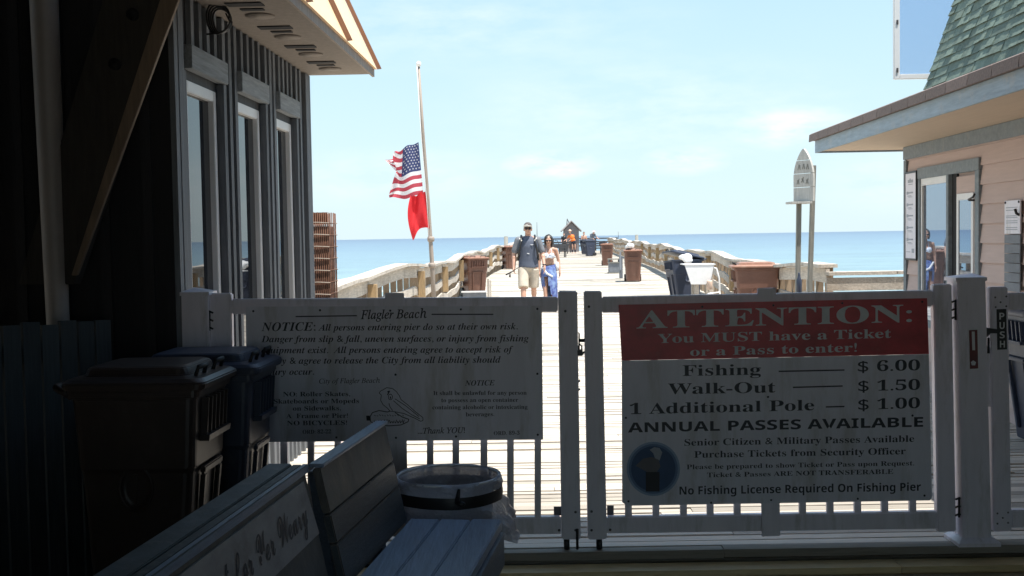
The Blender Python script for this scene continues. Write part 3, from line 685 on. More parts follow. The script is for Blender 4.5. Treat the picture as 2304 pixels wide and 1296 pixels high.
def flag_pt(quad, s, t, seed, amp):             # quad of photo pixels: hoist top, hoist bottom, fly bottom, fly top
    (a, b, c, d) = quad
    u = (a[0] * (1 - t) + b[0] * t) * (1 - s) + (d[0] * (1 - t) + c[0] * t) * s
    v = (a[1] * (1 - t) + b[1] * t) * (1 - s) + (d[1] * (1 - t) + c[1] * t) * s
    y = YF - .03 + amp * s * math.sin(s * 7.5 + t * 2.2 + seed) + amp * .5 * s * math.sin(s * 13 - t * 5)
    p = pix(u, v + 5 * s * math.sin(s * 9 + seed + 3 * t), YF); return Vector((p.x, y, p.z))
# national flag: canton then stripes with a ragged fly end
Q = ((942, 320), (953, 437), (879, 452), (893, 340))
SN, TN = 28, 26
mb = MB()
def fl(s, t):
    q = Q
    p = flag_pt(q, s, t, .4, .07)
    if s > .80:                                # the fly end whips up and folds
        k = (s - .80) / .20
        p += Vector((-.05 * k * math.sin(t * 9), -.10 * k * math.sin(t * 11 + 1), .05 * k * math.sin(t * 14)))
    return p
for i in range(SN):
    for j in range(TN):
        s0, s1, t0, t1 = i / SN, (i + 1) / SN, j / TN, (j + 1) / TN
        st = int(t0 * 13 + 1e-6); canton = t0 < 7 / 13 - .01 and s0 < .70
        mb.add([fl(s0, t0), fl(s1, t0), fl(s1, t1), fl(s0, t1)], ((0, 1, 2, 3),), 1.0, 2 if canton else (0 if st % 2 == 0 else 1), True)
# tail of the top stripes thrown back by the wind
T2 = ((902, 338), (893, 388), (868, 356), (867, 362))
for i in range(10):
    for j in range(6):
        def tp(s, t):
            u = (902 - 9 * t) * (1 - s) + (866 + 4 * t) * s; v = (338 + 50 * t) * (1 - s) + (359 + 5 * t) * s + 8 * math.sin(s * 3.1) * (1 - t)
            p = pix(u, v, YF); return Vector((p.x, YF + .05 + .06 * math.sin(s * 6 + t * 2), p.z))
        mb.add([tp(i / 10, j / 6), tp((i + 1) / 10, j / 6), tp((i + 1) / 10, (j + 1) / 6), tp(i / 10, (j + 1) / 6)], ((0, 1, 2, 3),), 1, 0 if j % 2 == 0 else 1, True)
root = thing('striped_flag', 'red and white striped flag with white stars on blue, at half mast', 'flag')
for r in range(9):
    for c in range(6 if r % 2 == 0 else 5):
        s = (.06 + .115 * c + (0 if r % 2 == 0 else .057)); t = .035 + .056 * r
        o0 = fl(s, t); ds = (fl(s + .01, t) - o0) / .01 * .036; dt = (fl(s, t + .01) - o0) / .01 * .021
        nrm = ds.cross(dt).normalized() * .004; nrm = nrm if nrm.y < 0 else -nrm
        for sg in (1, -1):
            vs = [o0 + nrm * sg + (ds * math.sin(a * math.pi / 5) - dt * math.cos(a * math.pi / 5)) * (1 if a % 2 == 0 else .45) for a in range(10)]
            mb.add(vs, (tuple(range(10)),), 1.0, 1)
obj('cloth', mb, [m_fstripe, m_fwhite, m_fblue], root); rebase(root, pix(942, 320, YF))
mb = MB()
Q2 = ((957, 431), (969, 516), (929, 536), (925, 441))
def rf_(s, t):
    p = flag_pt(Q2, s, t, 2.1, .10)
    bow = -.055 * math.sin(math.pi * t) * s
    notch = 0.10 * max(0, t - .75) / .25 * math.sin(math.pi * min(1, s * 1.15)) * (1 if s < .87 else 0)
    return p + Vector((bow, 0.05 * math.sin(5 * t + 3 * s) * s, notch))
for i in range(18):
    for j in range(18):
        mb.add([rf_(i / 18, j / 18), rf_((i + 1) / 18, j / 18), rf_((i + 1) / 18, (j + 1) / 18), rf_(i / 18, (j + 1) / 18)], ((0, 1, 2, 3),), 1, 0, True)
o = obj('red_flag', mb, m_fred); P = pix(957, 431, YF); o.data.transform(Matrix.Translation(-P)); o.location = P; tag(o, 'plain red warning flag flying under the striped flag', 'flag')

# ------------------------------------------------------------------ gates
YG = 5.60                                        # front plane of the gates
def R4(x0, y0, x1, y1, sl=-.0162, tw=.0):        # photo rectangle following the tilt of the picture
    return [(x0, y0), (x1, y0 + sl * (x1 - x0)), (x1 + tw * (y1 - y0), y1 + sl * (x1 - x0)), (x0 + tw * (y1 - y0), y1)]
def screw(mb, u, v, Y, r=.006):
    c = pix(u, v, Y); mb.tube([(c.x, Y - .001, c.z), (c.x, Y - .005, c.z)], [r, r * .7], 8)
root = thing('white_gate', 'white picket gate carrying the black lettered beach notice', 'gate')
def gpart(name, pts, y0, y1, m=m_white, bev=.006, par=None):
    mb = MB(); mb.qpx(pts, y0, y1); return obj(name, mb, m, par or root, bev)
gpart('stile', [(470, 660), (520, 660), (529, 1207), (479, 1207)], YG, YG + .05)
stile_r = gpart('stile', [(1256, 655), (1299, 655), (1307, 1214), (1264, 1215)], YG, YG + .05)
gpart('top_rail', [(520.5, 673), (1255.5, 668), (1255.5, 702), (520.5, 707)], YG + .004, YG + .046)
gpart('bottom_rail', [(529.5, 1171), (1262.5, 1163), (1262.5, 1202), (529.5, 1210)], YG + .004, YG + .046)
gpart('middle_stile', [(866, 659), (909, 659), (919, 1207), (876, 1207)], YG - .004, YG + .002)
for u in (569, 631, 692, 752, 814, 960, 1018, 1081, 1141, 1203):
    gpart('picket', [(u + random.uniform(-1.5, 1.5), 700), (u + 15, 700), (u + 15 + random.uniform(-1.5, 1.5), 1168), (u, 1168)], YG + .012, YG + .032, bev=0)
for (u, v, lab) in ((1275, 1222, None),):
    mb = MB(); c = pix(u, v, YG + .03); mb.T = Matrix.Translation(c) @ Matrix.Rotation(R(90), 4, 'Y'); mb.lathe([(.01, -.014), (.03, -.014), (.033, 0), (.03, .014), (.01, .014)], (0, 0, 0), 16); obj('caster', mb, m_black, root)
mb = MB(); mb.tube([pix(1299, 1190, YG - .01), pix(1299, 1236, YG - .01)], .007, 8); obj('drop_bolt', mb, m_black, root)
for (u, v) in ((1258, 1193), (1295, 1152), (1295, 1193), (1272, 700)): mb = MB(); screw(mb, u, v, YG, .007); obj('bolt', mb, m_steel, root)
mb = MB(); c = pix(1254, 1150, YG); mb.qpx([(1246, 1140), (1265, 1140), (1265, 1160), (1246, 1160)], YG + .052, YG + .058); obj('bracket', mb, m_steel, root)
# latch hardware on its edge
mb = MB()
mb.tube([pix(u, v, YG + .02) for u, v in ((1299, 748), (1303, 750), (1303, 786), (1299, 788))], .004, 6); mb.tube([pix(1302, 766, YG + .02), pix(1317, 766, YG + .02)], .009, 8)
obj('latch', mb, m_black, root)
for v in (858, 877):
    mb = MB(); mb.tube([pix(1299, v + 2, YG + .02), pix(1305, v - 2, YG + .02)], .006, 6); obj('catch', mb, m_black, root)
rebase(root, pix(1290, 1215, YG))
root = thing('padlock', 'small black padlock hanging from the latch between the gates', 'padlock')
mb = MB(); mb.qpx([(1298, 787), (1311, 787), (1312, 801), (1298, 801)], YG + .005, YG + .03); obj('lock_body', mb, m_black, root, .003)
mb = MB(); mb.tube([pix(u, v, YG + .017) for u, v in ((1301, 787), (1301, 779), (1305, 775), (1309, 779), (1309, 787))], .004, 8); obj('shackle', mb, m_steel, root); rebase(root, pix(1305, 801, YG))

root = thing('white_gate', 'white picket gate carrying the red attention price sign', 'gate')
gpart('stile', [(1314, 655), (1354, 655), (1366, 1214), (1323, 1215)], YG, YG + .05)
gpart('stile', [(2100, 640), (2142, 639), (2152, 1196), (2110, 1198)], YG, YG + .05)
gpart('top_rail', [(1354.5, 668), (2099.5, 653), (2099.5, 690), (1354.5, 704)], YG + .004, YG + .046)
gpart('bottom_rail', [(1365.5, 1163), (2109.5, 1151), (2109.5, 1190), (1365.5, 1201)], YG + .004, YG + .046)
gpart('middle_stile', [(1704, 648), (1746, 647), (1756, 1206), (1714, 1208)], YG - .004, YG + .002)
for u in (1407, 1469, 1531, 1591, 1652, 1799, 1861, 1923, 1984, 2047):
    sl = -.0162 * (u - 1350)
    gpart('picket', [(u - 6, 700 + sl), (u + 9, 700 + sl), (u + 15, 1170 + sl), (u, 1170 + sl)], YG + .012, YG + .032, bev=0)
mb = MB(); c = pix(1348, 1222, YG + .03); mb.T = Matrix.Translation(c) @ Matrix.Rotation(R(90), 4, 'Y'); mb.lathe([(.01, -.014), (.03, -.014), (.033, 0), (.03, .014), (.01, .014)], (0, 0, 0), 16); obj('caster', mb, m_black, root)
for (u, v) in ((1331, 1151), (1331, 1193), (1373, 1192), (1325, 690)): mb = MB(); screw(mb, u, v, YG, .007); obj('bolt', mb, m_steel, root)
mb = MB(); mb.qpx([(1366, 1138), (1381, 1138), (1381, 1160), (1366, 1160)], YG + .052, YG + .058); obj('bracket', mb, m_steel, root)
for v in (768, 795):
    mb = MB(); mb.tube([pix(1310, v, YG + .02), pix(1316, v - 3, YG + .02)], .006, 6); obj('catch', mb, m_black, root)
def hinge(par, u, v, sg=1):
    mb = MB()
    for k in (-18, 0, 18): mb.tube([pix(u - 8, v + k, YG - .004), pix(u, v + k - 4 * sg, YG - .02), pix(u + 8, v + k, YG - .004)], .005, 6)
    mb.tube([pix(u, v - 22, YG - .016), pix(u, v + 22, YG - .016)], .006, 8); obj('hinge', mb, m_black, par)
hinge(root, 2150, 698); hinge(root, 2158, 1142)
rebase(root, pix(1340, 1215, YG))

def post(label, px, py_top, py_cap, tw, base_v, hx):
    r = thing('gate_post', label, 'post', 'white gate posts')
    x0, x1 = px; yb = base_v
    mb = MB(); mb.qpx([(x0, py_cap), (x1, py_cap - .016 * (x1 - x0)), (x1 + tw, yb - 1), (x0 + tw, yb)], YG - .04, YG + .10); obj('shaft', mb, m_white, r, .005)
    a = pix(x0 - 3, py_cap, YG - .047); b = pix(x1 + 3, py_cap - .016 * (x1 - x0), YG - .047); mb = MB()
    zc = (a.z + b.z) / 2 + .001; ap = pix((x0 + x1) / 2, py_top, YG + .03)
    y0, y1 = YG - .047, YG + .107
    base = [(a.x, y0, zc - .012), (b.x, y0, zc - .012), (b.x, y1, zc - .012), (a.x, y1, zc - .012)]; top = [(p[0], p[1], zc + .006) for p in base]
    mb.add(base + top + [(ap.x, (y0 + y1) / 2, ap.z + .008)], ((3, 2, 1, 0), (0, 1, 5, 4), (1, 2, 6, 5), (2, 3, 7, 6), (3, 0, 4, 7), (4, 5, 8), (5, 6, 8), (6, 7, 8), (7, 4, 8))); obj('cap', mb, m_white, r)
    c = pix((x0 + x1) / 2 + tw, yb, YG - .04); hw = (b.x - a.x) / 2
    mb = MB(); prof = []
    zf = .0; mb.loft([[(c.x + sx * (hw + e), YG + .03 + sy * (.07 + e), zf + z) for sx, sy in ((-1, -1), (1, -1), (1, 1), (-1, 1))] for e, z in ((.028, 0), (.028, .018), (.004, .04))], smooth=False); obj('base_flange', mb, m_white, r)
    return r, c
r, c = post('white gate post at the hinge side of the notice gate', (407, 467), 650, 661, 14, 1244, 0)
hinge(r, 471, 722); rebase(r, (c.x, YG + .03, 0))
r, c = post('white gate post with reddish slot plate beside the PUSH gate', (2154, 2218), 618, 628, 14, 1232, 0)
mb = MB(); mb.qpx([(2179, 740), (2201, 739), (2203, 832), (2181, 833)], YG - .046, YG - .0405); pl = obj('slot_plate', mb, m_plastic, r)
mb = MB(); mb.qpx([(2181, 743), (2199, 742), (2201, 829), (2183, 830)], YG - .050, YG - .0465); obj('slot', mb, m_red, pl)
mb = MB(); mb.qpx([(2187, 746), (2193, 746), (2194, 788), (2188, 788)], YG - .054, YG - .0505); mb.qpx([(2185, 815), (2190, 811), (2196, 815), (2194, 822), (2187, 822)], YG - .054, YG - .0505); obj('slot_mark', mb, m_plastic, pl)
rebase(r, (c.x, YG + .03, 0))
root = thing('push_gate', 'narrow white gate at the right edge with a black PUSH plate', 'gate')
gpart('stile', [(2227, 646), (2268, 645), (2277, 1196), (2236, 1197)], YG, YG + .05)
gpart('stile', [(2640, 640), (2682, 639), (2690, 1190), (2648, 1192)], YG, YG + .05)
gpart('top_rail', [(2268.5, 659), (2640, 652), (2640, 690), (2268.5, 698)], YG + .004, YG + .046)
gpart('bottom_rail', [(2276.5, 1148), (2647, 1143), (2647, 1182), (2276.5, 1188)], YG + .004, YG + .046)
for u in (2330, 2392, 2454, 2516, 2578): gpart('picket', [(u, 690), (u + 15, 690), (u + 19, 1150), (u + 4, 1150)], YG + .012, YG + .032, bev=0)
gpart('lock_stop', [(2218, 780), (2229, 780), (2233, 915), (2221, 915)], YG + .01, YG + .04, bev=.002)
mb = MB(); mb.qpx([(2221, 738), (2246, 741), (2246, 750), (2229, 750), (2222, 758)], YG - .03, YG - .001); mb.tube([pix(2224, 760, YG), pix(2224, 795, YG)], .006, 6); obj('latch', mb, m_black, root)
for (u, v) in ((2239, 669), (2264, 667), (2251, 680), (2240, 691), (2264, 689), (2244, 1155), (2268, 1153), (2256, 1165), (2244, 1178), (2268, 1176)): mb = MB(); screw(mb, u, v, YG, .005); obj('bolt', mb, m_steel, root)
mb = MB(); mb.qpx([(2243, 696), (2264, 695), (2266, 786), (2245, 787)], YG - .006, YG - .0005)
for k, ch in enumerate('PUSH'):
    v = 719 + k * 21; text_on(mb, ch, 'sb', pix(2248.5 + k * .4, v, YG - .0075), pix(2260 + k * .4, v, YG - .0075), pix(2250, v - 15, YG - .0075) - pix(2250, v, YG - .0075), 1)
obj('push_plate', mb, [m_black, m_inkw], root)
rebase(root, pix(2250, 1197, YG))

# ------------------------------------------------------------------ sign boards on the gates
YS = YG - .012
root = thing('notice_sign', 'white beach notice board with black lettering and pelican drawing', 'sign')
mb = MB(); mb.qpx([(553, 690), (1219, 688), (1222, 989), (556, 995)], YS, YS + .006); LET = 1; YT = YS - .0015
def T(t, st, u0, v0, u1, v1, cap, mi=0, bold=0.0):
    mi = mi or LET
    text_on(mb, t, st, pix(u0, v0, YT), pix(u1, v1, YT), Vector((0, 0, cap * YT / F)), mi, bold)
def rule(u0, v0, u1, v1, th, mi=0): mb.add([pix(u0, v0, YT), pix(u1, v1, YT), pix(u1, v1 + th, YT), pix(u0, v0 + th, YT)], ((0, 1, 2, 3),), 1, mi or LET)
rule(665, 711, 803, 709, 2.6); rule(971, 706, 1110, 706, 2.6)
T('Flagler Beach', 'it', 811, 718, 960, 715, 20, 0, .012)
T('NOTICE:', 'bi', 588, 745, 710, 744, 20); T('All persons entering pier do so at their own risk.', 'bi', 716, 744, 1165, 741, 15)
T('Danger from slip & fall, uneven surfaces, or injury from fishing', 'bi', 588, 770, 1190, 768, 15)
T('equipment exist.  All persons entering agree to accept risk of', 'bi', 588, 795, 1155, 793, 15)
T('injury & agree to release the City from all liability should', 'bi', 588, 819, 1127, 816, 15)
T('injury occur.', 'bi', 588, 844, 707, 843, 15)
T('City of Flagler Beach', 'it', 718, 863, 855, 861, 11, 0, .004)
T('NO: Roller Skates,', 'b', 637, 892, 788, 891, 10.5); T('Skateboards or Mopeds', 'b', 616, 908, 808, 907, 10.5); T('on Sidewalks,', 'b', 659, 924, 767, 923, 10.5)
T('A  Frame or Pier!', 'b', 644, 941, 783, 940, 10.5); T('NO BICYCLES!', 'b', 646, 957, 781, 956, 10.5); T('ORD: 82-22', 'b', 681, 976, 745, 975, 9)
T('NOTICE', 'bi', 1046, 868, 1113, 867, 12.5)
T('It shall be unlawful for any person', 'b', 975, 889, 1185, 888, 9.5); T('to possess an open container', 'b', 993, 905, 1166, 904, 9.5); T('containing alcoholic or intoxicating', 'b', 973, 921, 1187, 920, 9.5); T('beverages.', 'b', 1048, 937, 1112, 936, 9.5)
T('...Thank YOU!', 'it', 940, 976, 1046, 974, 13, 0, .01); T('ORD. 89-3', 'b', 1111, 979, 1169, 978, 9)
obj('board', mb, [m_signw, m_ink], root)
mb = MB()
def stroke(pts, wd=1.5):
    P = [pix(550 + x / 2.954, 640 + y / 2.954, YT) for x, y in pts]
    for a, b in zip(P, P[1:]):
        d = (b - a); n = Vector((-d.z, 0, d.x)).normalized() * wd * YT / F / 2
        mb.add([a - n, b - n, b + n, a + n], ((0, 1, 2, 3),))
stroke([(910, 735), (895, 722), (905, 708), (918, 702), (945, 686), (985, 692), (1010, 712), (1030, 740)])
stroke([(910, 735), (905, 770), (922, 800), (950, 822), (968, 842)]); stroke([(950, 715), (965, 708), (950, 735)], 2.5)
stroke([(970 + 14 * math.cos(a), 748 + 19 * math.sin(a)) for a in [k * .628 for k in range(11)]]); stroke([(966, 752), (974, 752)], 5)
stroke([(1030, 740), (1040, 765), (1085, 800), (1135, 845), (1186, 885), (1187, 903), (1172, 910), (1130, 888), (1060, 858), (1000, 846), (968, 842)])
stroke([(990, 772), (1050, 825), (1110, 865), (1165, 893)]); stroke([(960, 790), (968, 815), (985, 838)]); stroke([(1000, 760), (1070, 805), (1160, 878)])
stroke([(835, 880), (850, 852), (895, 838), (950, 848), (968, 842)], 2); stroke([(835, 880), (838, 912), (880, 934), (960, 940), (1040, 934), (1088, 912), (1092, 896), (1050, 882), (1000, 850)], 2)
for k in range(12):
    x = 862 + k * 17; stroke([(x, 905 + 8 * math.sin(k)), (x + 6, 922), (x + 14, 905 + 6 * math.cos(k * 2))], 1.6)
    stroke([(x, 868 + 5 * math.sin(k * 2)), (x + 10, 874)], 1.3)
for k in range(5): stroke([(812 + k * 4, 872), (816 + k * 5, 905)], 2.6)
obj('pelican_drawing', mb, m_ink, root)
for (u, v) in ((570, 700), (720, 698), (878, 699), (1037, 696), (1209, 695), (890, 843), (1209, 841), (757, 984), (891, 985), (1026, 982), (1210, 978)): mb = MB(); screw(mb, u, v, YS, .006); obj('screw', mb, m_ink, root)
rebase(root, pix(888, 992, YS))

root = thing('price_sign', 'red and white attention sign listing ticket prices', 'sign')
mb = MB(); mb.qpx([(1399, 812), (2090, 797), (2097, 1118), (2092, 1126), (1411, 1138), (1400, 1130)], YS, YS + .006); bmb = mb
mb = MB(); mb.qpx([(1392, 686), (2086, 671), (2090, 796.5), (1399, 811.5)], YS, YS + .006); LET = 1
T('ATTENTION:', 'b', 1432, 739, 2052, 724, 40, 0, .004); T('You MUST have a Ticket', 'b', 1480, 772, 2005, 760, 21); T('or a Pass to enter!', 'b', 1553, 801, 1928, 791, 20)
obj('red_panel', mb, [m_signr, m_inkw], root)
mb = bmb
T('Fishing', 'b', 1536, 846, 1712, 843, 25); rule(1752, 834, 1900, 831, 3.2); T('$ 6.00', 'b', 1930, 836, 2070, 833, 24)
T('Walk-Out', 'b', 1503, 887, 1745, 883, 25); rule(1784, 870, 1896, 867, 3.2); T('$ 1.50', 'b', 1931, 880, 2070, 877, 24)
T('1 Additional Pole', 'b', 1417, 932, 1832, 923, 25); rule(1858, 914, 1900, 913, 3.2); T('$ 1.00', 'b', 1931, 922, 2070, 918, 24)
T('ANNUAL PASSES AVAILABLE', 'sb', 1413, 973, 2077, 960, 21.5, 0, .006)
T('Senior Citizen & Military Passes Available', 'b', 1540, 1003, 2057, 994, 15.5); T('Purchase Tickets from Security Officer', 'b', 1562, 1030, 2038, 1022, 15.5)
T('Please be prepared to show Ticket or Pass upon Request.', 'b', 1545, 1056, 2057, 1047, 11); T('Ticket & Passes ARE NOT TRANSFERABLE', 'b', 1591, 1074, 2010, 1066, 11)
T('No Fishing License Required On Fishing Pier', 'sb', 1529, 1113, 2072, 1104, 18, 0, 0)
obj('board', mb, [m_signw, m_ink], root)
m_disc = mat('emblem_blue', (.035, .085, .19), .5, .25, ns=6); m_ring = mat('emblem_pale_blue', (.30, .40, .55), .5, .15, ns=8); m_ring2 = mat('emblem_mid_blue', (.12, .20, .35), .5, .15, ns=8)
def disc(u, v, ru, rv, Y): 
    return [pix(u + ru * math.cos(k * math.pi / 20), v + rv * math.sin(k * math.pi / 20), Y) for k in range(40)]
mb = MB()
mb.add(disc(1470, 1055, 60, 61, YT), (tuple(range(40)),), 1, 1); mb.add(disc(1470, 1055, 55, 56, YT - .0006), (tuple(range(40)),), 1, 2); mb.add(disc(1470, 1055, 50, 51, YT - .0012), (tuple(range(40)),), 1, 0)
P3 = lambda l: [pix(u, v, YT - .0018) for u, v in l]
mb.add(P3([(1453, 1062), (1484, 1062), (1484, 1106), (1453, 1106)]), ((0, 1, 2, 3),), 1, 3)
mb.add(P3([(1430, 1048), (1447, 1032), (1466, 1028), (1482, 1034), (1486, 1050), (1478, 1062), (1456, 1062)]), (tuple(range(7)),), 1, 4)
mb.add(P3([(1462, 1012), (1472, 1006), (1484, 1008), (1490, 1018), (1484, 1036), (1474, 1032), (1470, 1020)]), (tuple(range(7)),), 1, 5)
obj('pelican_emblem', mb, [m_disc, m_ring, m_ring2, mat('emblem_post', (.03, .03, .035), .6, .1), mat('emblem_bird', (.16, .15, .16), .6, .2), mat('emblem_head', (.42, .44, .48), .6, .1)], root)
for (u, v) in ((1408, 940), (1414, 1128), (1600, 1131), (1735, 1125), (1930, 1122), (2080, 1115), (2053, 935), (1728, 893), (1580, 690), (1740, 687), (1895, 682), (2075, 679)): mb = MB(); screw(mb, u, v, YS, .006); obj('screw', mb, m_ink, root)
rebase(root, pix(1745, 1130, YS))

# ------------------------------------------------------------------ benches
BA = -math.atan(.139)
def seat_and_legs(T0, root, ln, m):
    mb = MB(); mb.T = T0
    for k in range(3): mb.bx((-.382 + k * .1285, -ln, .41), (-.382 + k * .1285 + .124, 0 - .006 * (k % 2), .45 + .002 * k), random.uniform(.9, 1.15))
    obj('seat', mb, m, root, .005)
    mb = MB(); mb.T = T0; mb.bx((-.012, -ln + .02, .27), (.010, -.02, .408), .5); obj('apron_board', mb, m, root, .004)
    for y in (-.10, -ln + .06):
        mb = MB(); mb.T = T0; mb.bx((-.10, y - .04, -.06), (-.015, y + .05, .408), .6); obj('leg', mb, m, root, .004)
        mb = MB(); mb.T = T0; mb.bx((-.38, y - .04, -.06), (-.30, y + .05, .408), .6); obj('leg', mb, m, root, .004)
root = thing('plank_bench', 'blue grey plank bench ending beside the bag lined trash can', 'bench', 'painted wooden benches')
T2 = Matrix.Translation((-.055, 4.47, 0)) @ Matrix.Rotation(BA, 4, 'Z')
seat_and_legs(T2, root, .87, m_bench)
mb = MB(); mb.T = T2
def backpt(f): return Vector((-.395 - .085 * f, 0, .44 + .40 * f))
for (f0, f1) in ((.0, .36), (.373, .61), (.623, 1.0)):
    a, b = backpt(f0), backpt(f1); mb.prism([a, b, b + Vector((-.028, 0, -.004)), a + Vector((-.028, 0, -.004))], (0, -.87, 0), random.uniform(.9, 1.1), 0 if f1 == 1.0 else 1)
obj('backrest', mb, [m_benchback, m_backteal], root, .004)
mb = MB(); mb.T = T2; a = backpt(1.0); mb.bx((a.x - .04, -.87, a.z + .001), (a.x + .012, .004, a.z + .014)); obj('top_cap', mb, m_bench, root, .003)
for y in (-.12, -.74):
    mb = MB(); mb.T = T2; a, b = Vector((-.43, y, -.06)), Vector((-.52, y, .80)); mb.prism([a, b, b + Vector((-.045, 0, 0)), a + Vector((-.045, 0, 0))], (0, .07, 0), .7); obj('leg', mb, m_bench, root, .003)
rebase(root, T2 @ Vector((-.2, -.5, -.06)))
root = thing('plank_bench', 'thick backed bench nearest the camera bearing a hand lettered board', 'bench', 'painted wooden benches')
pe = pix(686, 1044, 3.62)
T1 = Matrix.Translation((pe.x, pe.y, 0)) @ Matrix.Rotation(-math.atan(.105), 4, 'Z')
zt = pe.z
mb = MB(); mb.T = T1
slope = .20
a = Vector((0, 0, zt - .026)); b = Vector((slope * .42, 0, zt - .44))
mb.prism([a, b, b + Vector((-.03, 0, 0)), a + Vector((-.03, 0, 0))], (0, -1.9, 0)); 
mb.prism([a + Vector((-.09, 0, 0)), b + Vector((-.24, 0, 0)), b + Vector((-.27, 0, 0)), a + Vector((-.12, 0, 0))], (0, -1.9, 0))
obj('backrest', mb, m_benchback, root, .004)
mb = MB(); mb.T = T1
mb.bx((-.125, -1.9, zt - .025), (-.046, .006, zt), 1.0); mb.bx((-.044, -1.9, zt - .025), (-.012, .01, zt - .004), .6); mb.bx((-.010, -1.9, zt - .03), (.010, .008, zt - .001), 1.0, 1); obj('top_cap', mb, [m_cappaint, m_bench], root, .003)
T1s = T1 @ Matrix.Translation((slope * .42 + .395, 0, 0))
seat_and_legs(T1s, root, 1.9, m_bench)
rebase(root, T1 @ Vector((0, -.9, -.06)))
root = thing('bench_sign', 'pale board hand lettered A Rest for Yer Weary on bench back', 'sign')
fn = Vector((1, 0, slope)).normalized()
def fp(y, d, o=.003): return Vector((slope * d, y, zt - .026 - d)) + fn * o      # point on the sloping front, d below the top
mb = MB(); mb.T = T1
mb.prism([fp(-.06, .02, .001), fp(-.02, .20, .001), fp(-1.75, .20, .001), fp(-1.75, .02, .001)], fn * .008)
upv = (fp(0, 0) - fp(0, .1)).normalized()
text_on(mb, 'A Rest for Yer Weary', 'sc', fp(-1.12, .150, .0105), fp(-.10, .145, .0105), upv * .095, 1, .010)
obj('board', mb, [m_board, m_ink], root)
rebase(root, T1 @ fp(-.9, .2))

# ------------------------------------------------------------------ trash can with clear bag
root = thing('trash_can', 'round trash can lined with a clear bag and black band', 'trash can')
YC = 4.92; c = pix(1008, 1070, YC); zc = c.z
mb = MB(); mb.lathe([(.185, -.05), (.20, 0), (.205, zc - .30), (.195, zc - .30), (.19, .0)], (c.x, YC, 0), 36, cap=False); obj('can', mb, m_bait, root)
def bagring(r, z, amp, ph):
    return [Vector((c.x + (r + amp * math.sin(5 * a + ph) + amp * .6 * math.sin(11 * a + 2 * ph)) * math.cos(a), YC + (r + amp * math.sin(5 * a + ph) + amp * .6 * math.sin(13 * a + ph)) * math.sin(a), z + amp * .5 * math.sin(3 * a + ph))) for a in [k * 2 * math.pi / 60 for k in range(60)]]
mb = MB(); mb.loft([bagring(.17, zc - .28, .01, 2), bagring(.19, zc - .12, .006, 1), bagring(.213, zc - .02, .004, 0), bagring(.230, zc + .008, .004, 1), bagring(.241, zc - .012, .007, 2.6), bagring(.236, zc - .03, .008, 1.2), bagring(.238, zc - .046, .003, 2)], cap=False); liner = obj('bag_liner', mb, m_bag, root)
mb = MB(); mb.tube([(c.x + .228 * math.cos(k * math.pi / 18), YC + .228 * math.sin(k * math.pi / 18), zc) for k in range(37)], .006, 6); obj('hoop', mb, m_plastic, root)
for q in range(4):
    a = q * math.pi / 2 + .6; mb = MB(); mb.tube([(c.x + .226 * math.cos(a), YC + .226 * math.sin(a), zc), (c.x + .204 * math.cos(a), YC + .204 * math.sin(a), zc - .32)], .006, 6); obj('support', mb, m_steel, root)
mb = MB()
rings = []
for (r, z, am) in ((.236, -.098, .003), (.256, -.125, .012), (.252, -.15, .010), (.272, -.19, .018), (.262, -.225, .02), (.266, -.25, .022)):
    rg = bagring(r, zc + z, am, 1.3 + z * 14)
    for k, p in enumerate(rg):
        a = k * 2 * math.pi / 60
        f = 1.0 if math.cos(a) > -.45 else .5
        p.z = zc - .095 + (p.z - zc + .095) * f + (.035 * math.sin(a * 4) if z < -.2 else 0)
        if math.cos(a) > .5: p.x += -(z + .098) * .35
    rings.append(rg)
mb.loft(rings, cap=False); obj('bag_skirt', mb, m_bag, liner)
mb = MB(); mb.loft([bagring(.2415, zc - .046, .002, 2), bagring(.244, zc - .07, .002, 2), bagring(.2415, zc - .097, .002, 2)], cap=False); obj('band', mb, m_black, root)
mb = MB(); k = Vector((c.x + .055, YC - .246, zc - .04)); mb.tube([k + Vector((-.005, 0, -.03)), k, k + Vector((.006, -.006, .035))], [.009, .010, .006], 8); mb.ell(k + Vector((.014, -.004, -.03)), (.018, .01, .012)); obj('band_knot', mb, m_black, root)
mb = MB(); 
for q in range(4): mb.box((c.x - .08 + .004 * q, YC - .2275, zc - .20 - q * .03), (.10, .006, .022), (0, .12, 0), 1.0, q % 2)
obj('wrapper', mb, [m_signr, m_hat], root)
rebase(root, (c.x, YC, -.05))

# ------------------------------------------------------------------ right building (pink lap siding, green mansard)
root = thing('pink_building', 'pink lap sided building with green shingled upper roof and wide eave', 'building')
TR = Matrix.Translation((4.19, 11.8, 0)) @ Matrix.Rotation(-math.atan(.031), 4, 'Z')     # local -y runs back towards the camera, +x into the building
LR = 6.2
opens = ((-1.24, -.50, .70, 2.12), (-1.95, -1.30, -.0, 2.12))
mb = MB(); mb.T = TR
mb.bx((.03, -LR, -.1), (.15, 0, 2.5), .9)
z = -.05; row = 0
while z < 2.40:
    segs = [(-LR, 0.0)]
    for (a, b, z0, z1) in opens:
        if z + .16 > z0 and z < z1 - .02:
            ns = []
            for s0, s1 in segs:
                if b <= s0 or a >= s1: ns.append((s0, s1))
                else:
                    if a > s0: ns.append((s0, a))
                    if b < s1: ns.append((b, s1))
            segs = ns
    zt2 = min(z + .17, 2.40)
    for s0, s1 in segs:
        mb.prism([(.029, s0, z), (-.014, s0, z), (.008, s0, zt2 + .01), (.029, s0, zt2 + .01)], (0, s1 - s0, 0), random.uniform(.95, 1.05))
    z += .17
obj('lap_siding', mb, m_pink, root)
mb = MB(); mb.T = TR; mb.bx((.15, -LR, -.1), (4.5, -.001, 2.48)); obj('rear_wall', mb, m_pink, root)
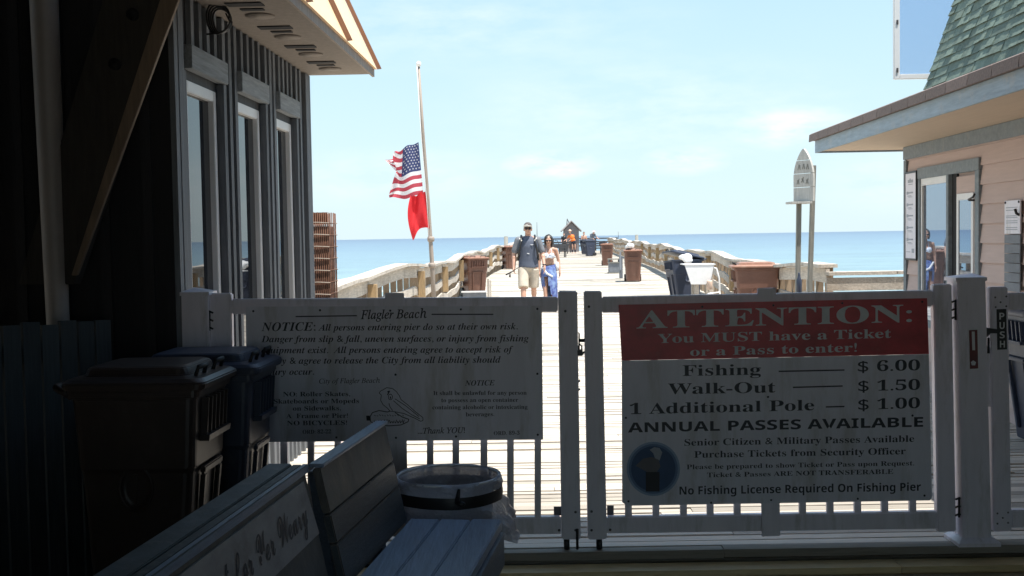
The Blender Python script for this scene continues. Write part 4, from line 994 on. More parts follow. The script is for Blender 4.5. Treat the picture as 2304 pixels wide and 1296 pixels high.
mb = MB(); mb.T = TR; mb.bx((-.022, -.07, -.1), (.03, .02, 2.34), .8); mb.bx((.031, .001, -.1), (.12, .02, 2.34), .9); obj('corner_trim', mb, m_trim, root, .003)
mb = MB(); mb.T = TR; mb.bx((-.026, -LR, 2.345), (.028, .022, 2.478)); obj('frieze_board', mb, m_trim, root, .003)
# window beside the corner
a, b, z0, z1 = opens[0]
mb = MB(); mb.T = TR
mb.bx((-.028, a - .07, z1), (.028, b + .07, z1 + .11)); mb.bx((-.024, a - .065, z0), (.028, a - .001, z1 - .001)); mb.bx((-.024, b + .001, z0), (.028, b + .06, z1 - .001)); mb.bx((-.03, a - .06, z0 - .07), (.028, b + .06, z0 - .001))
obj('window_trim', mb, m_trim, root, .003)
mb = MB(); mb.T = TR; t = .035
mb.bx((-.012, a, z0), (.02, a + t, z1)); mb.bx((-.012, b - t, z0), (.02, b, z1)); mb.bx((-.012, a + t, z1 - .07), (.02, b - t, z1)); mb.bx((-.012, a + t, z0), (.02, b - t, z0 + t))
wf = obj('window', mb, m_frame, root, .003)
mb = MB(); mb.T = TR; mb.prism([(-.003, a + t, z0 + t), (.009, b - t, z0 + t), (.009, b - t, z1 - .07), (-.003, a + t, z1 - .07)], (.006, 0, 0)); obj('pane', mb, m_mirrorglass, wf)
# narrow door
a, b, z0, z1 = opens[1]
mb = MB(); mb.T = TR
mb.bx((-.03, a - .10, z1), (.028, b + .06, z1 + .11)); mb.bx((-.026, a - .095, z0), (.028, a - .001, z1 - .001)); mb.bx((-.026, b + .001, z0), (.028, b + .055, z1 - .001)); obj('door_trim', mb, m_trim, root, .003)
mb = MB(); mb.T = TR; da, db = a + .01, b - .13
mb.bx((.005, da, z0), (.025, db, z1 - .03)); dr = obj('door', mb, m_pink, root, .002)
mb = MB(); mb.T = TR; mb.bx((.012, db + .001, z0), (.028, b, z1)); obj('door_gap', mb, m_dark, root)
mb = MB(); mb.T = TR; ga, gb, g0, g1 = da + .06, db - .05, .5, 1.93
mb.bx((-.012, ga, g0), (.004, ga + .05, g1)); mb.bx((-.012, gb - .05, g0), (.004, gb, g1)); mb.bx((-.012, ga + .05, g1 - .06), (.004, gb - .05, g1)); mb.bx((-.012, ga + .05, g0), (.004, gb - .05, g0 + .05))
dw = obj('door_window', mb, m_frame, dr, .002)
mb = MB(); mb.T = TR; mb.bx((-.006, ga + .05, g0 + .05), (.002, gb - .05, g1 - .06)); o = obj('door_pane', mb, m_mirrorglass, dr)
mb = MB(); mb.T = TR; y = da + .03; mb.tube([(-.0, y, 1.86), (-.06, y, 1.86), (-.075, y - .03, 1.865), (-.075, y - .14, 1.885), (-.07, y - .16, 1.91)], .009, 8); obj('door_hook', mb, m_black, dr)
# eave
OV = .86
mb = MB(); mb.T = TR; mb.bx((-OV + .022, -LR, 2.48), (.2, .38, 2.497)); obj('soffit', mb, m_tan, root)
mb = MB(); mb.T = TR; mb.bx((-OV, -LR, 2.462), (-OV + .02, .40, 2.595)); mb.bx((-OV + .021, .382, 2.462), (.6, .40, 2.595)); obj('fascia', mb, m_fascia, root, .003)
mb = MB(); mb.T = TR
mb.prism([(-OV - .035, -LR, 2.597), (-OV - .03, -LR, 2.665), (.6, -LR, 2.98), (.6, -LR, 2.597)], (0, LR + .44, 0), 1.0)
for k in range(16): mb.prism([(-OV - .042, -LR + k * .42, 2.592), (-OV - .036, -LR + k * .42, 2.670), (-OV - .01, -LR + k * .42, 2.685), (-OV - .03, -LR + k * .42, 2.592)], (0, .41, 0), random.uniform(.85, 1.15))
obj('lower_roof', mb, m_brown, root)
# steep green roof built of shingle courses
mb = MB(); mb.T = TR; t72 = math.tan(R(71.6)); z = 2.62; X0 = .13; yfar = .28; row = 0
while z < 4.95:
    x0 = X0 + (z - 2.62) / t72; x1 = X0 + (z + .115 - 2.62) / t72; y = -LR - (row % 2) * .09; row += 1
    while y < yfar:
        wd = min(random.choice((.14, .17, .2, .12)), yfar - y); lift = random.choice((.014, .018, .026)); dz = random.uniform(-.008, .004)
        if wd > .01: mb.prism([(x0 - lift, y, z + dz), (x1 - .004, y, z + .115), (x1 + .03, y, z + .115), (x0 + .02, y, z + dz)], (0, wd - .004, 0), random.uniform(.78, 1.2))
        y += wd
    z += .098
obj('upper_roof', mb, m_green, root)
mb = MB(); mb.T = TR; mb.prism([(X0 + .02, -LR, 2.62), (X0 + .02 + 2.3 / t72, -LR, 4.92), (4.5, -LR, 4.92), (4.5, -LR, 2.62)], (0, LR + .26, 0)); obj('gable_wall', mb, m_green, root)
rebase(root, (4.2, 9, -.1))
# glazed wind screen of the upper deck
root = thing('wind_screen', 'white framed tinted glass panel beside the green shingled roof', 'glass panel')
Yw = 12.75; a = pix(2012, 178, Yw); zb = a.z; xl = a.x; zt2 = 5.0; xr = xl + 1.5
mb = MB(); mb.bx((xl, Yw, zb), (xl + .065, Yw + .05, zt2)); mb.bx((xl + .0651, Yw, zb), (xr, Yw + .05, zb + .055)); mb.bx((xr, Yw, zb), (xr + .06, Yw + .05, zt2)); mb.bx((xl, Yw, zt2), (xr + .06, Yw + .05, zt2 + .06)); obj('frame', mb, m_frame, root, .004)
mb = MB(); mb.bx((xl + .0652, Yw + .02, zb + .0555), (xr - .001, Yw + .028, zt2 - .001)); obj('pane', mb, m_tint, root)
mb = MB()
for v in (50, 158): c = pix(2019, v, Yw); mb.box((c.x, Yw - .004, c.z), (.02, .008, .05))
obj('clip', mb, m_steel, root); 
mb = MB(); mb.bx((5.7, Yw + .06, 2.6), (5.8, Yw + .14, 5.05)); obj('bracket_post', mb, m_frame, root)
rebase(root, (xl + .7, Yw, zb))
# notices on the pink wall
def wall_notice(name, label, y0, y1, z0, z1, kind):
    r = thing(name, label, 'sign')
    mb = MB(); mb.T = TR; mb.bx((-.036, y0, z0), (-.026, y1, z1), 1); bd = obj('board', mb, m_signw, r)
    m = MB(); m.T = TR; L = y1 - y0; H = z1 - z0
    def bar(f0, f1, g, h): m.add([(-.0375, y1 - L * f0, z1 - H * g), (-.0375, y1 - L * f1, z1 - H * g), (-.0375, y1 - L * f1, z1 - H * (g + h)), (-.0375, y1 - L * f0, z1 - H * (g + h))], ((0, 1, 2, 3),))
    return r, m, bar
r, m, bar = wall_notice('wall_notice', 'tall narrow white notice with dark rim by the building corner', -.42, -.09, 1.31, 2.19, 0)
bar(.25, .75, .075, .035); bar(.42, .52, .06, .02); bar(.3, .7, .125, .008)
for g in (.21, .35, .48, .62, .76): bar(.12, .3, g, .035); bar(.3, .75, g + .008, .018); bar(.2, .6, g + .05, .008); bar(.3, .7, g + .065, .006)
bar(.1, .5, .92, .008); bar(.62, .85, .885, .05)
obj('printed_lines', m, m_inkg, r)
mb = MB(); mb.T = TR
for (ya, yb, za, zb2) in ((-.435, -.42, 1.29, 2.21), (-.09, -.078, 1.29, 2.21), (-.42, -.09, 1.29, 1.3095), (-.42, -.09, 2.1905, 2.21)): mb.bx((-.04, ya, za), (-.024, yb, zb2))
obj('rim', mb, m_black, r); rebase(r, TR @ Vector((-.03, -.25, 1.31)))
r, m, bar = wall_notice('price_poster', 'narrow poster of white sheet above grey panels on pink wall', -2.92, -2.62, 1.56, 1.83, 1)
for g in (.2, .28, .45, .5, .6, .66, .8, .86): bar(.1, .85, g, .025)
obj('printed_lines', m, m_inkg, r)
mb = MB(); mb.T = TR
for k in range(6): mb.bx((-.036, -2.92, 1.09 + k * .078), (-.026, -2.62, 1.09 + k * .078 + .072), random.uniform(.85, 1.1))
obj('grey_panel', mb, m_bait, r); 
for y in (-2.9, -2.64): mb = MB(); mb.T = TR; mb.tube([(-.036, y, 1.815), (-.042, y, 1.815)], .01, 8); obj('screw', mb, m_ink, r)
rebase(r, TR @ Vector((-.03, -2.86, 1.09)))
mb = MB(); q = [pix(u, v, 8.9) for u, v in ((2284, 470), (2287, 480), (2294, 484), (2310, 484), (2330, 484))]
mb.tube(q, .012, 8); o = obj('wall_hook', mb, m_black); P = q[-1]; o.data.transform(Matrix.Translation(-P)); o.location = P; tag(o, 'black bent hook reaching in front of the grey panelled poster', 'hook')
# dark bin at the very right edge
o = place_bin('n', 'navy wheelie bin cut off by the right edge behind PUSH gate', (4.02, 8.15, 0), R(-90), 0, .95)

# ------------------------------------------------------------------ surfboard sign
root = thing('surfboard_sign', 'weathered surfboard shaped plank sign on two tall posts', 'sign')
YB = 14.2
zl = pix(1810, 453, YB).z; ztop = pix(1810, 333, YB).z
for (u, uu, vt, dy) in ((1799, 1796, 455, 0), (1832, 1823, 372, .25)):
    a = pix(u, vt, YB + dy); b = pix(uu, 670, YB + dy); b = a + (b - a) * ((a.z) / (a.z - b.z)); mb = MB(); mb.prism([a + Vector((-.028, 0, 0)), a + Vector((.028, 0, 0)), b + Vector((.028, 0, 0)), b + Vector((-.028, 0, 0))], (0, .06, 0)); obj('post', mb, m_post, root, .003)
cx = pix(1811, 455, YB).x
TS = Matrix.Translation((cx, YB + .08, zl)) @ Matrix.Rotation(R(-61), 4, 'Z')       # board faces the pier, seen at a slant
Hs = ztop - zl; mb = MB(); mb.T = TS
def halfw(f): return .175 * (1 if f < .45 else math.cos((f - .45) / .55 * math.pi / 2) ** .75)
cuts = (0, .27, .53, .78, 1.0)
for f0, f1 in zip(cuts, cuts[1:]):
    n = 6; fs = [f0 + .006 + (f1 - f0 - .012) * k / n for k in range(n + 1)]
    pts = [(-halfw(f), 0, f * Hs) for f in fs] + [(halfw(f), 0, f * Hs) for f in reversed(fs)]
    mb.prism(pts, (0, .03, 0), random.uniform(.85, 1.1))
obj('board', mb, m_surf, root)
mb = MB(); mb.T = TS
def mark(pts):
    for (xa, za), (xb, zb) in zip(pts, pts[1:]):
        d = Vector((xb - xa, 0, zb - za)); n = Vector((-d.z, 0, d.x)).normalized() * .008
        A, B = Vector((xa, -.003, za)), Vector((xb, -.003, zb)); mb.add([A - n, B - n, B + n, A + n], ((0, 1, 2, 3),))
for (x, f) in ((-.07, .60), (.01, .61), (.08, .60)): mark([(x - .02, Hs * f), (x, Hs * (f + .1)), (x + .02, Hs * f)])
for (x, f) in ((-.09, .33), (-.01, .36), (.07, .33)): mark([(x - .02, Hs * f), (x + .02, Hs * (f + .1))]); mark([(x + .02, Hs * f), (x - .01, Hs * (f + .08))])
obj('carved_marks', mb, m_post, root)
mb = MB(); a = pix(1777, 453, YB - .02); b = pix(1824, 450, YB - .02); mb.bx((a.x, YB - .1, zl - .03), (b.x, YB + .2, zl - .002)); obj('ledge', mb, m_surf, root, .003)
rebase(root, (cx, YB + .1, 0))
mb = MB(); c = pix(1798, 640, 14.0); mb.lathe([(.03, 0), (.035, .01), (.035, .16), (.02, .2), (.012, .24), (.014, .26)], (0, 0, 0), 14); o = obj('dark_bottle', mb, m_nbin); o.location = (c.x, 14.0, pix(1798, 656, 14.0).z - .02)
tag(o, 'small dark bottle shaped float hung at the foot of surfboard sign', 'float')

# ------------------------------------------------------------------ fish table, bait stand
root = thing('fish_table', 'white fish cleaning table with slanted front panel and pipe', 'table')
Yt = 23.6
mb = MB(); mb.qpx([(1541, 597), (1607, 595), (1600, 628), (1588, 640), (1555, 640)], Yt, Yt + .03); obj('front_panel', mb, m_plastic, root, .003)
A = pix(1541, 597, Yt); B = pix(1607, 595, Yt); zt2 = A.z
mb = MB(); mb.bx((A.x - .01, Yt - .01, zt2 + .001), (B.x + .03, Yt + .6, zt2 + .022)); obj('table_top', mb, m_plastic, root, .003)
for (x, y) in ((A.x + .22, Yt + .06), (B.x - .10, Yt + .06), (A.x + .22, Yt + .5), (B.x - .10, Yt + .5)):
    mb = MB(); mb.bx((x, y, 0), (x + .09, y + .09, zt2)); obj('leg', mb, m_rail, root, .003)
mb = MB(); x = B.x + .06; mb.tube([(x - .1, Yt + .1, zt2 - .06), (x, Yt + .1, zt2 - .08), (x + .06, Yt + .1, zt2 - .3), (x + .07, Yt + .1, .2), (x + .3, Yt + .15, .12), (x + .8, Yt + .3, .05)], .022, 8); mb.tube([(x - .45, Yt + .05, .1), (x - .2, Yt, .32), (x + .05, Yt + .05, .35), (x + .15, Yt, .05)], .02, 8); obj('pipe', mb, m_plastic, root)
mb = MB(); mb.lathe([(.05, 0), (.06, .02), (.06, .16), (.05, .2)], (B.x - .12, Yt - .1, .42), 12); obj('drain_cup', mb, m_hat, root)
rebase(root, ((A.x + B.x) / 2, Yt + .3, 0))
root = thing('bait_stand', 'low grey bait stand with open shelf near the far brown bins', 'stand')
Yb = 44.5; c = pix(1383, 600, Yb); mb = MB(); zz = DZ(Yb)
mb.bx((c.x - .22, Yb, zz + .05), (c.x + .22, Yb + .45, zz + .42)); obj('cabinet', mb, m_bait, root, .005)
mb = MB(); mb.bx((c.x - .25, Yb - .03, zz), (c.x + .25, Yb + .48, zz + .05)); mb.bx((c.x - .25, Yb - .03, zz + .421), (c.x + .25, Yb + .48, zz + .46)); obj('trim', mb, m_post, root)
for sx in (-.2, .2): mb = MB(); mb.bx((c.x + sx - .03, Yb + .1, zz + .461), (c.x + sx + .03, Yb + .4, zz + .56)); obj('support', mb, m_bait, root)
mb = MB(); mb.bx((c.x - .25, Yb - .02, zz + .561), (c.x + .25, Yb + .48, zz + .60)); obj('top', mb, m_post, root)
rebase(root, (c.x, Yb + .2, zz))
mb = MB(); c = pix(1398, 600, 40); mb.bx((-.05, 0, .0), (.05, .3, .78), .8); mb.bx((-.06, -.02, .30), (.0, -.001, .95), 1.3); o = obj('utility_post', mb, m_bait); o.location = (c.x, 40, DZ(40)); tag(o, 'narrow grey upright board with white edge beside brown bin', 'post')

# ------------------------------------------------------------------ far end: hut, benches, dark cart
root = thing('gable_hut', 'small grey gabled hut at the far end of the pier', 'hut')
Yh = 93; g = DZ(Yh); px = lambda u, v: pix(u, v, Yh)
l, r_ = px(1270, 560).x, px(1303, 560).x; ze = px(1286, 517).z; za = px(1286, 500).z; xm = (l + r_) / 2
mb = MB(); pts = [(l, Yh, g), (r_, Yh, g), (r_, Yh, ze), (xm, Yh, za), (l, Yh, ze)]; mb.prism(pts, (0, 1.8, 0)); obj('walls', mb, m_hut, root)
mb = MB()
for sx, xe in ((-1, l), (1, r_)):
    e = Vector((xe + sx * .22, Yh - .2, ze - .16)); a = Vector((xm, Yh - .2, za + .05)); mb.prism([e, a, a + Vector((0, 0, .09)), e + Vector((0, 0, .09))], (0, 2.2, 0))
obj('roof', mb, m_hutroof, root)
mb = MB(); mb.prism([(xm + .32 * math.cos(k * math.pi / 10) + .08, Yh - .012, g + .75 + .55 * math.sin(k * math.pi / 10)) for k in range(11)] + [(xm - .24, Yh - .012, g + .3), (xm + .40, Yh - .012, g + .3)], (0, .01, 0)); obj('window', mb, mat('hut_opening', (.13, .07, .05), .7, .2), root)
mb = MB(); a = px(1277, 492); mb.tube([(a.x - .05, Yh + .6, za - .4), (a.x, Yh + .6, a.z)], .035, 6); mb.tube([(a.x, Yh + .6, a.z), (a.x + .17, Yh + .6, za - .1)], .03, 6); obj('roof_vent', mb, m_wet, root)
rebase(root, (xm, Yh + .9, g))
root = thing('dark_cart', 'dark low cart full of gear left of the orange shirted person', 'cart')
Yk = 85; g = DZ(Yk); a, b = pix(1256, 570, Yk).x, pix(1280, 570, Yk).x
mb = MB(); mb.loft([rrect(b - a - .15, .5, g + .18, .05, (a + b) / 2, Yk + .3), rrect(b - a, .6, g + .72, .05, (a + b) / 2, Yk + .3)], smooth=False); obj('tub', mb, m_wet, root)
for x in (a + .1, b - .1): mb = MB(); mb.T = Matrix.Translation((x, Yk + .05, g + .13)) @ Matrix.Rotation(R(90), 4, 'Y'); mb.lathe([(.02, -.03), (.12, -.03), (.13, 0), (.12, .03), (.02, .03)], n=14); obj('wheel', mb, m_tyre, root)
mb = MB(); mb.tube([(a + .1, Yk + .3, g + .7), (a - .02, Yk + .3, g + 1.0), (a - .25, Yk + .3, g + 1.05)], .025, 6); mb.tube([(b - .2, Yk + .3, g + .7), (b + .1, Yk + .2, g + 1.25)], .015, 6); obj('handle', mb, m_wet, root)
rebase(root, ((a + b) / 2, Yk + .3, g))
def end_bench():
    r = thing('pier_bench', '', 'bench', 'benches on the far part of the pier')
    mb = MB(); 
    for k in range(3): mb.bx((-.9, -.2 + k * .14, .42), (.9, -.2 + k * .14 + .12, .46))
    obj('seat', mb, m_wet, r); mb = MB()
    for z in (.6, .76): mb.bx((-.9, .24, z), (.9, .28, z + .11))
    obj('backrest', mb, m_wet, r)
    for x in (-.8, .75): mb = MB(); mb.bx((x, -.18, 0), (x + .06, -.12, .419)); mb.bx((x, .281, 0), (x + .06, .34, .88)); mb.bx((x, -.12, .36), (x + .06, .281, .419)); obj('leg', mb, m_wet, r)
    return r
eb = end_bench()
for i, (u, Y, rz, lab) in enumerate(((1246, 74, .15, 'dark slatted bench far out beside the woman walking'), (1349, 84, -1.35, 'dark slatted bench facing across the pier by the right railing'), (1262, 90, .0, 'dark slatted bench behind the cart near the hut'), (1338, 92, 0, 'dark slatted bench under the seated hat wearer'))):
    o = eb if i == 0 else dup(eb); o.location = (pix(u, 560, Y).x, Y, DZ(Y)); o.rotation_euler = (0, 0, rz); tag(o, lab)

# ------------------------------------------------------------------ people
def hand(mb, wrist, d, palm_n, side, s=1.0, curl=.5):     # palm and five tapering bent fingers
    d = Vector(d).normalized(); pn = Vector(palm_n); pn = (pn - d * pn.dot(d)).normalized(); ac = d.cross(pn).normalized() * side
    w0 = Vector(wrist); k = w0 + d * .045 * s
    mb.limb(w0, .024 * s, k, .026 * s); mb.tube([w0 + ac * .012 * s, k + ac * .022 * s, k + d * .04 * s + ac * .018 * s], [.018 * s, .018 * s, .015 * s], 8)
    mb.tube([w0 - ac * .012 * s, k - ac * .022 * s, k + d * .04 * s - ac * .018 * s], [.018 * s, .018 * s, .015 * s], 8); mb.limb(k, .02 * s, k + d * .035 * s, .018 * s)
    for i, (o, ln) in enumerate(((.030, .068), (.010, .078), (-.010, .074), (-.030, .058))):
        a = k + d * .035 * s + ac * o * s; b = a + (d + pn * curl * .5).normalized() * ln * .45 * s; c = b + (d * (1 - curl * .5) + pn * curl).normalized() * ln * .32 * s; e = c + (d * (1 - curl) + pn * curl * 1.1).normalized() * ln * .25 * s
        mb.limb(a, .0095 * s, b, .0088 * s, 8); mb.limb(b, .0088 * s, c, .008 * s, 8); mb.limb(c, .008 * s, e, .007 * s, 8)
    t0 = w0 + d * .02 * s + ac * .022 * s; t1 = t0 + (d * .7 + ac * .6).normalized() * .04 * s; t2 = t1 + (d * .9 + pn * .4).normalized() * .03 * s
    mb.limb(t0, .012 * s, t1, .0105 * s, 8); mb.limb(t1, .0105 * s, t2, .0085 * s, 8)
def head_geo(mb, c, s=1.0, yaw=0):
    M = Matrix.Translation(c) @ Matrix.Rotation(yaw, 4, 'Z') @ Matrix.Scale(s, 4); T0 = mb.T; mb.T = T0 @ M
    mb.ell((0, .012, .03), (.077, .096, .092)); mb.ell((0, -.02, -.045), (.058, .07, .07)); mb.ell((0, -.055, -.085), (.032, .03, .025))     # cranium, face, chin
    mb.limb((0, -.085, .005), .010, (0, -.107, -.03), .015, 8); mb.ell((-.011, -.096, -.034), (.009, .01, .008)); mb.ell((.011, -.096, -.034), (.009, .01, .008))
    mb.ell((0, -.083, -.062), (.024, .012, .007)); mb.ell((0, -.081, -.073), (.021, .012, .007))
    for sx in (-1, 1): mb.ell((sx * .078, .012, -.015), (.012, .022, .032)); mb.ell((sx * .035, -.075, .022), (.026, .018, .010)); mb.ell((sx * .043, -.058, -.025), (.025, .025, .022))
    mb.T = T0
def face_parts(root, c, s=1.0, yaw=0, glasses=True):
    M = Matrix.Translation(c) @ Matrix.Rotation(yaw, 4, 'Z') @ Matrix.Scale(s, 4)
    if glasses:
        mb = MB(); mb.T = M
        for sx in (-1, 1): mb.ell((sx * .034, -.094, .004), (.029, .012, .021), 12, 7); mb.tube([(sx * .06, -.088, .008), (sx * .083, -.05, .008), (sx * .085, .02, .004)], .004, 6)
        mb.tube([(-.01, -.102, .008), (.01, -.102, .008)], .004, 6); obj('sunglasses', mb, m_black, root)
    mb = MB(); mb.T = M; mb.ell((0, -.0945, -.067), (.02, .004, .003), 10, 5); obj('mouth', mb, m_red, root)

def man():
    r = thing('person', 'tall man in cap, sunglasses, slate t-shirt and khaki shorts walking', 'person')
    mb = MB(); H = Vector((0, -.015, 1.70))
    head_geo(mb, H, 1.0)
    mb.limb((0, .015, 1.64), .058, (0, .02, 1.53), .064); mb.limb((-.12, .02, 1.49), .07, (.12, .02, 1.49), .07)
    mb.ell((0, .02, 1.36), (.19, .12, .2)); mb.ell((0, .02, 1.12), (.165, .115, .2)); mb.ell((0, .02, .97), (.175, .125, .14))
    for sx, el, wr, hd in ((-1, (-.285, .03, 1.19), (-.292, -.06, .945), (0, -.12, -1)), (1, (.285, .02, 1.19), (.315, -.13, .955), (.05, -.25, -1))):
        sh = Vector((sx * .205, .02, 1.48)); el = Vector(el); wr = Vector(wr)
        mb.limb(sh, .060, el, .044); mb.limb(el, .044, wr, .029); mb.ell(el.lerp(wr, .25), (.046, .046, .06))
        hand(mb, wr, hd, (-sx, -.2, 0), 1 if sx < 0 else 1, 1.02, .75 if sx < 0 else .45)
    legs = ((-1, (-.105, -.17, .52), (-.11, -.26, .10)), (1, (.10, .05, .52), (.105, .28, .17)))
    for sx, kn, an in legs:
        hp = Vector((sx * .10, .01, .92)); kn = Vector(kn); an = Vector(an)
        mb.limb(hp, .09, kn, .058); mb.limb(kn, .058, an, .037); mb.ell(kn.lerp(an, .3) + Vector((0, .015, 0)), (.056, .058, .10))
    obj('x', MB().box((0, 0, 0), (.01,) * 3), m_skin) if False else None
    body = link('body', remesh(mb, .0085, 3), m_skin, r)
    # shirt
    mb = MB(); rings = []
    for z, a, b in ((.93, .200, .150), (1.05, .196, .142), (1.2, .200, .145), (1.35, .222, .150), (1.45, .215, .135), (1.51, .165, .105), (1.555, .085, .085)):
        rings.append([Vector((a * math.cos(k * math.pi / 12), .02 + b * math.sin(k * math.pi / 12), z + (.012 * math.sin(k * .9) if z < 1 else 0))) for k in range(24)])
    mb.loft(rings); obj('t_shirt', mb2 := mb, m_tee, r) if False else None
    link('t_shirt', remesh(mb, .011, 3, 't_shirt'), m_tee, r)
    for sx in (-1, 1):
        mb = MB(); mb.limb((sx * .19, .02, 1.475), .078, (sx * .262, .026, 1.27), .072); link('sleeve', remesh(mb, .011, 2, 'sleeve'), m_sleeve, r)
    # shorts
    mb = MB(); mb.ell((0, .02, .93), (.19, .14, .12))
    for sx, kn, an in legs:
        hp = Vector((sx * .10, .01, .90)); kn = Vector(kn); mb.tube([hp, hp.lerp(kn, .5), hp.lerp(kn, .98)], [.112, .106, .104], 16)
    link('shorts', remesh(mb, .011, 3, 'shorts'), m_khaki, r)
    for sx, kn, an in legs:
        an = Vector(an); mb = MB(); up_ = .0 if sx < 0 else .05
        mb.limb(an + Vector((0, .02, -.04)), .045, an + Vector((0, -.15, -.06 + (-.05 if sx > 0 else .0))), .04); mb.box(an + Vector((0, -.06, -.088)), (.085, .25, .024)); link('shoe', remesh(mb, .012, 2, 'shoe'), m_cap, r)
    # cap
    mb = MB(); mb.T = Matrix.Translation(H)
    mb.loft([[Vector((a * math.cos(k * math.pi / 10), .012 + b * math.sin(k * math.pi / 10), z)) for k in range(20)] for z, a, b in ((.028, .086, .106), (.06, .085, .104), (.10, .07, .085), (.128, .04, .045), (.135, .008, .008))]); cp = obj('cap', mb, m_cap, r)
    mb = MB(); mb.T = Matrix.Translation(H); rim = [Vector((.078 * math.cos(a), -.06 - .105 * math.sin(a), .034 - .012 * math.cos(a) ** 2 + .004)) for a in [k * math.pi / 12 for k in range(13)]]; mb.prism(rim, (0, .006, .010)); obj('brim', mb, m_cap, cp)
    mb = MB(); mb.T = Matrix.Translation(H); mb.tube([Vector((.082 * math.cos(a), -.062 - .104 * math.sin(a), .046 + .012 * math.sin(a))) for a in [k * math.pi / 12 for k in range(13)]], .008, 6); mb.tube([(-.085, -.03, .065), (-.05, -.08, .075), (0, -.094, .08)], .006, 6); obj('cap_trim', mb, m_cream, cp)
    face_parts(r, H)
    # backpack straps and pack
    for sx in (-1, 1):
        mb = MB(); mb.tube([(sx * .13, .10, 1.50), (sx * .135, .02, 1.565), (sx * .14, -.09, 1.50), (sx * .155, -.138, 1.38), (sx * .185, -.115, 1.22), (sx * .205, .0, 1.08)], .022, 8); obj('strap', mb, m_black, r)
        mb = MB(); mb.tube([(sx * .17, -.075, 1.515), (sx * .125, -.125, 1.46)], .013, 6); obj('strap_patch', mb, m_cream, r)
    mb = MB(); mb.loft([rrect(.30, .12, 1.08, .05, 0, .22), rrect(.34, .16, 1.2, .06, 0, .23), rrect(.32, .14, 1.48, .06, 0, .22)]); obj('backpack', mb, m_black, r)
    mb = MB(); mb.box((.075, -.129, 1.385), (.055, .01, .012)); mb.box((.0, -.126, 1.21), (.045, .01, .014), (0, .3, 0)); obj('shirt_print', mb, m_plastic, r)
    mb = MB(); mb.lathe([(.035, -.012), (.037, 0), (.035, .012)], (.312, -.12, .985), 14); obj('wristwatch', mb, m_black, r)
    return r
rm = man(); rm.location = (pix(1189, 600, 23.0).x, 23.0, 0); rm.scale = (1.04, 1.04, 1.035); rm.rotation_euler = (0, 0, R(-1))
root = thing('fishing_reel_handle', 'short black rod handle with reel held in the walking man hand', 'fishing rod')
hp = Vector(rm.location) + Vector((-.30, -.10, .87)) * 1.035
mb = MB(); mb.tube([hp + Vector((.03, 0, .02)), hp + Vector((-.05, -.02, -.025)), hp + Vector((-.16, -.06, -.08))], [.012, .014, .015], 10); obj('grip', mb, m_black, root)
mb = MB(); mb.tube([hp + Vector((.03, 0, .02)), hp + Vector((.25, .35, .16)), hp + Vector((.4, .62, .25))], [.006, .005, .003], 6); obj('rod', mb, m_black, root)
mb = MB(); q = hp + Vector((-.075, -.03, -.10)); mb.lathe([(.022, -.03), (.03, -.02), (.018, -.01), (.018, .012), (.03, .022), (.015, .03)], q, 14); mb.tube([q + Vector((0, 0, .03)), hp + Vector((-.06, -.02, -.03))], .006, 6); mb.tube([q + Vector((0, -.02, 0)), q + Vector((.02, -.05, -.03))], .005, 6); obj('reel', mb, m_steel, root)
rebase(root, hp)

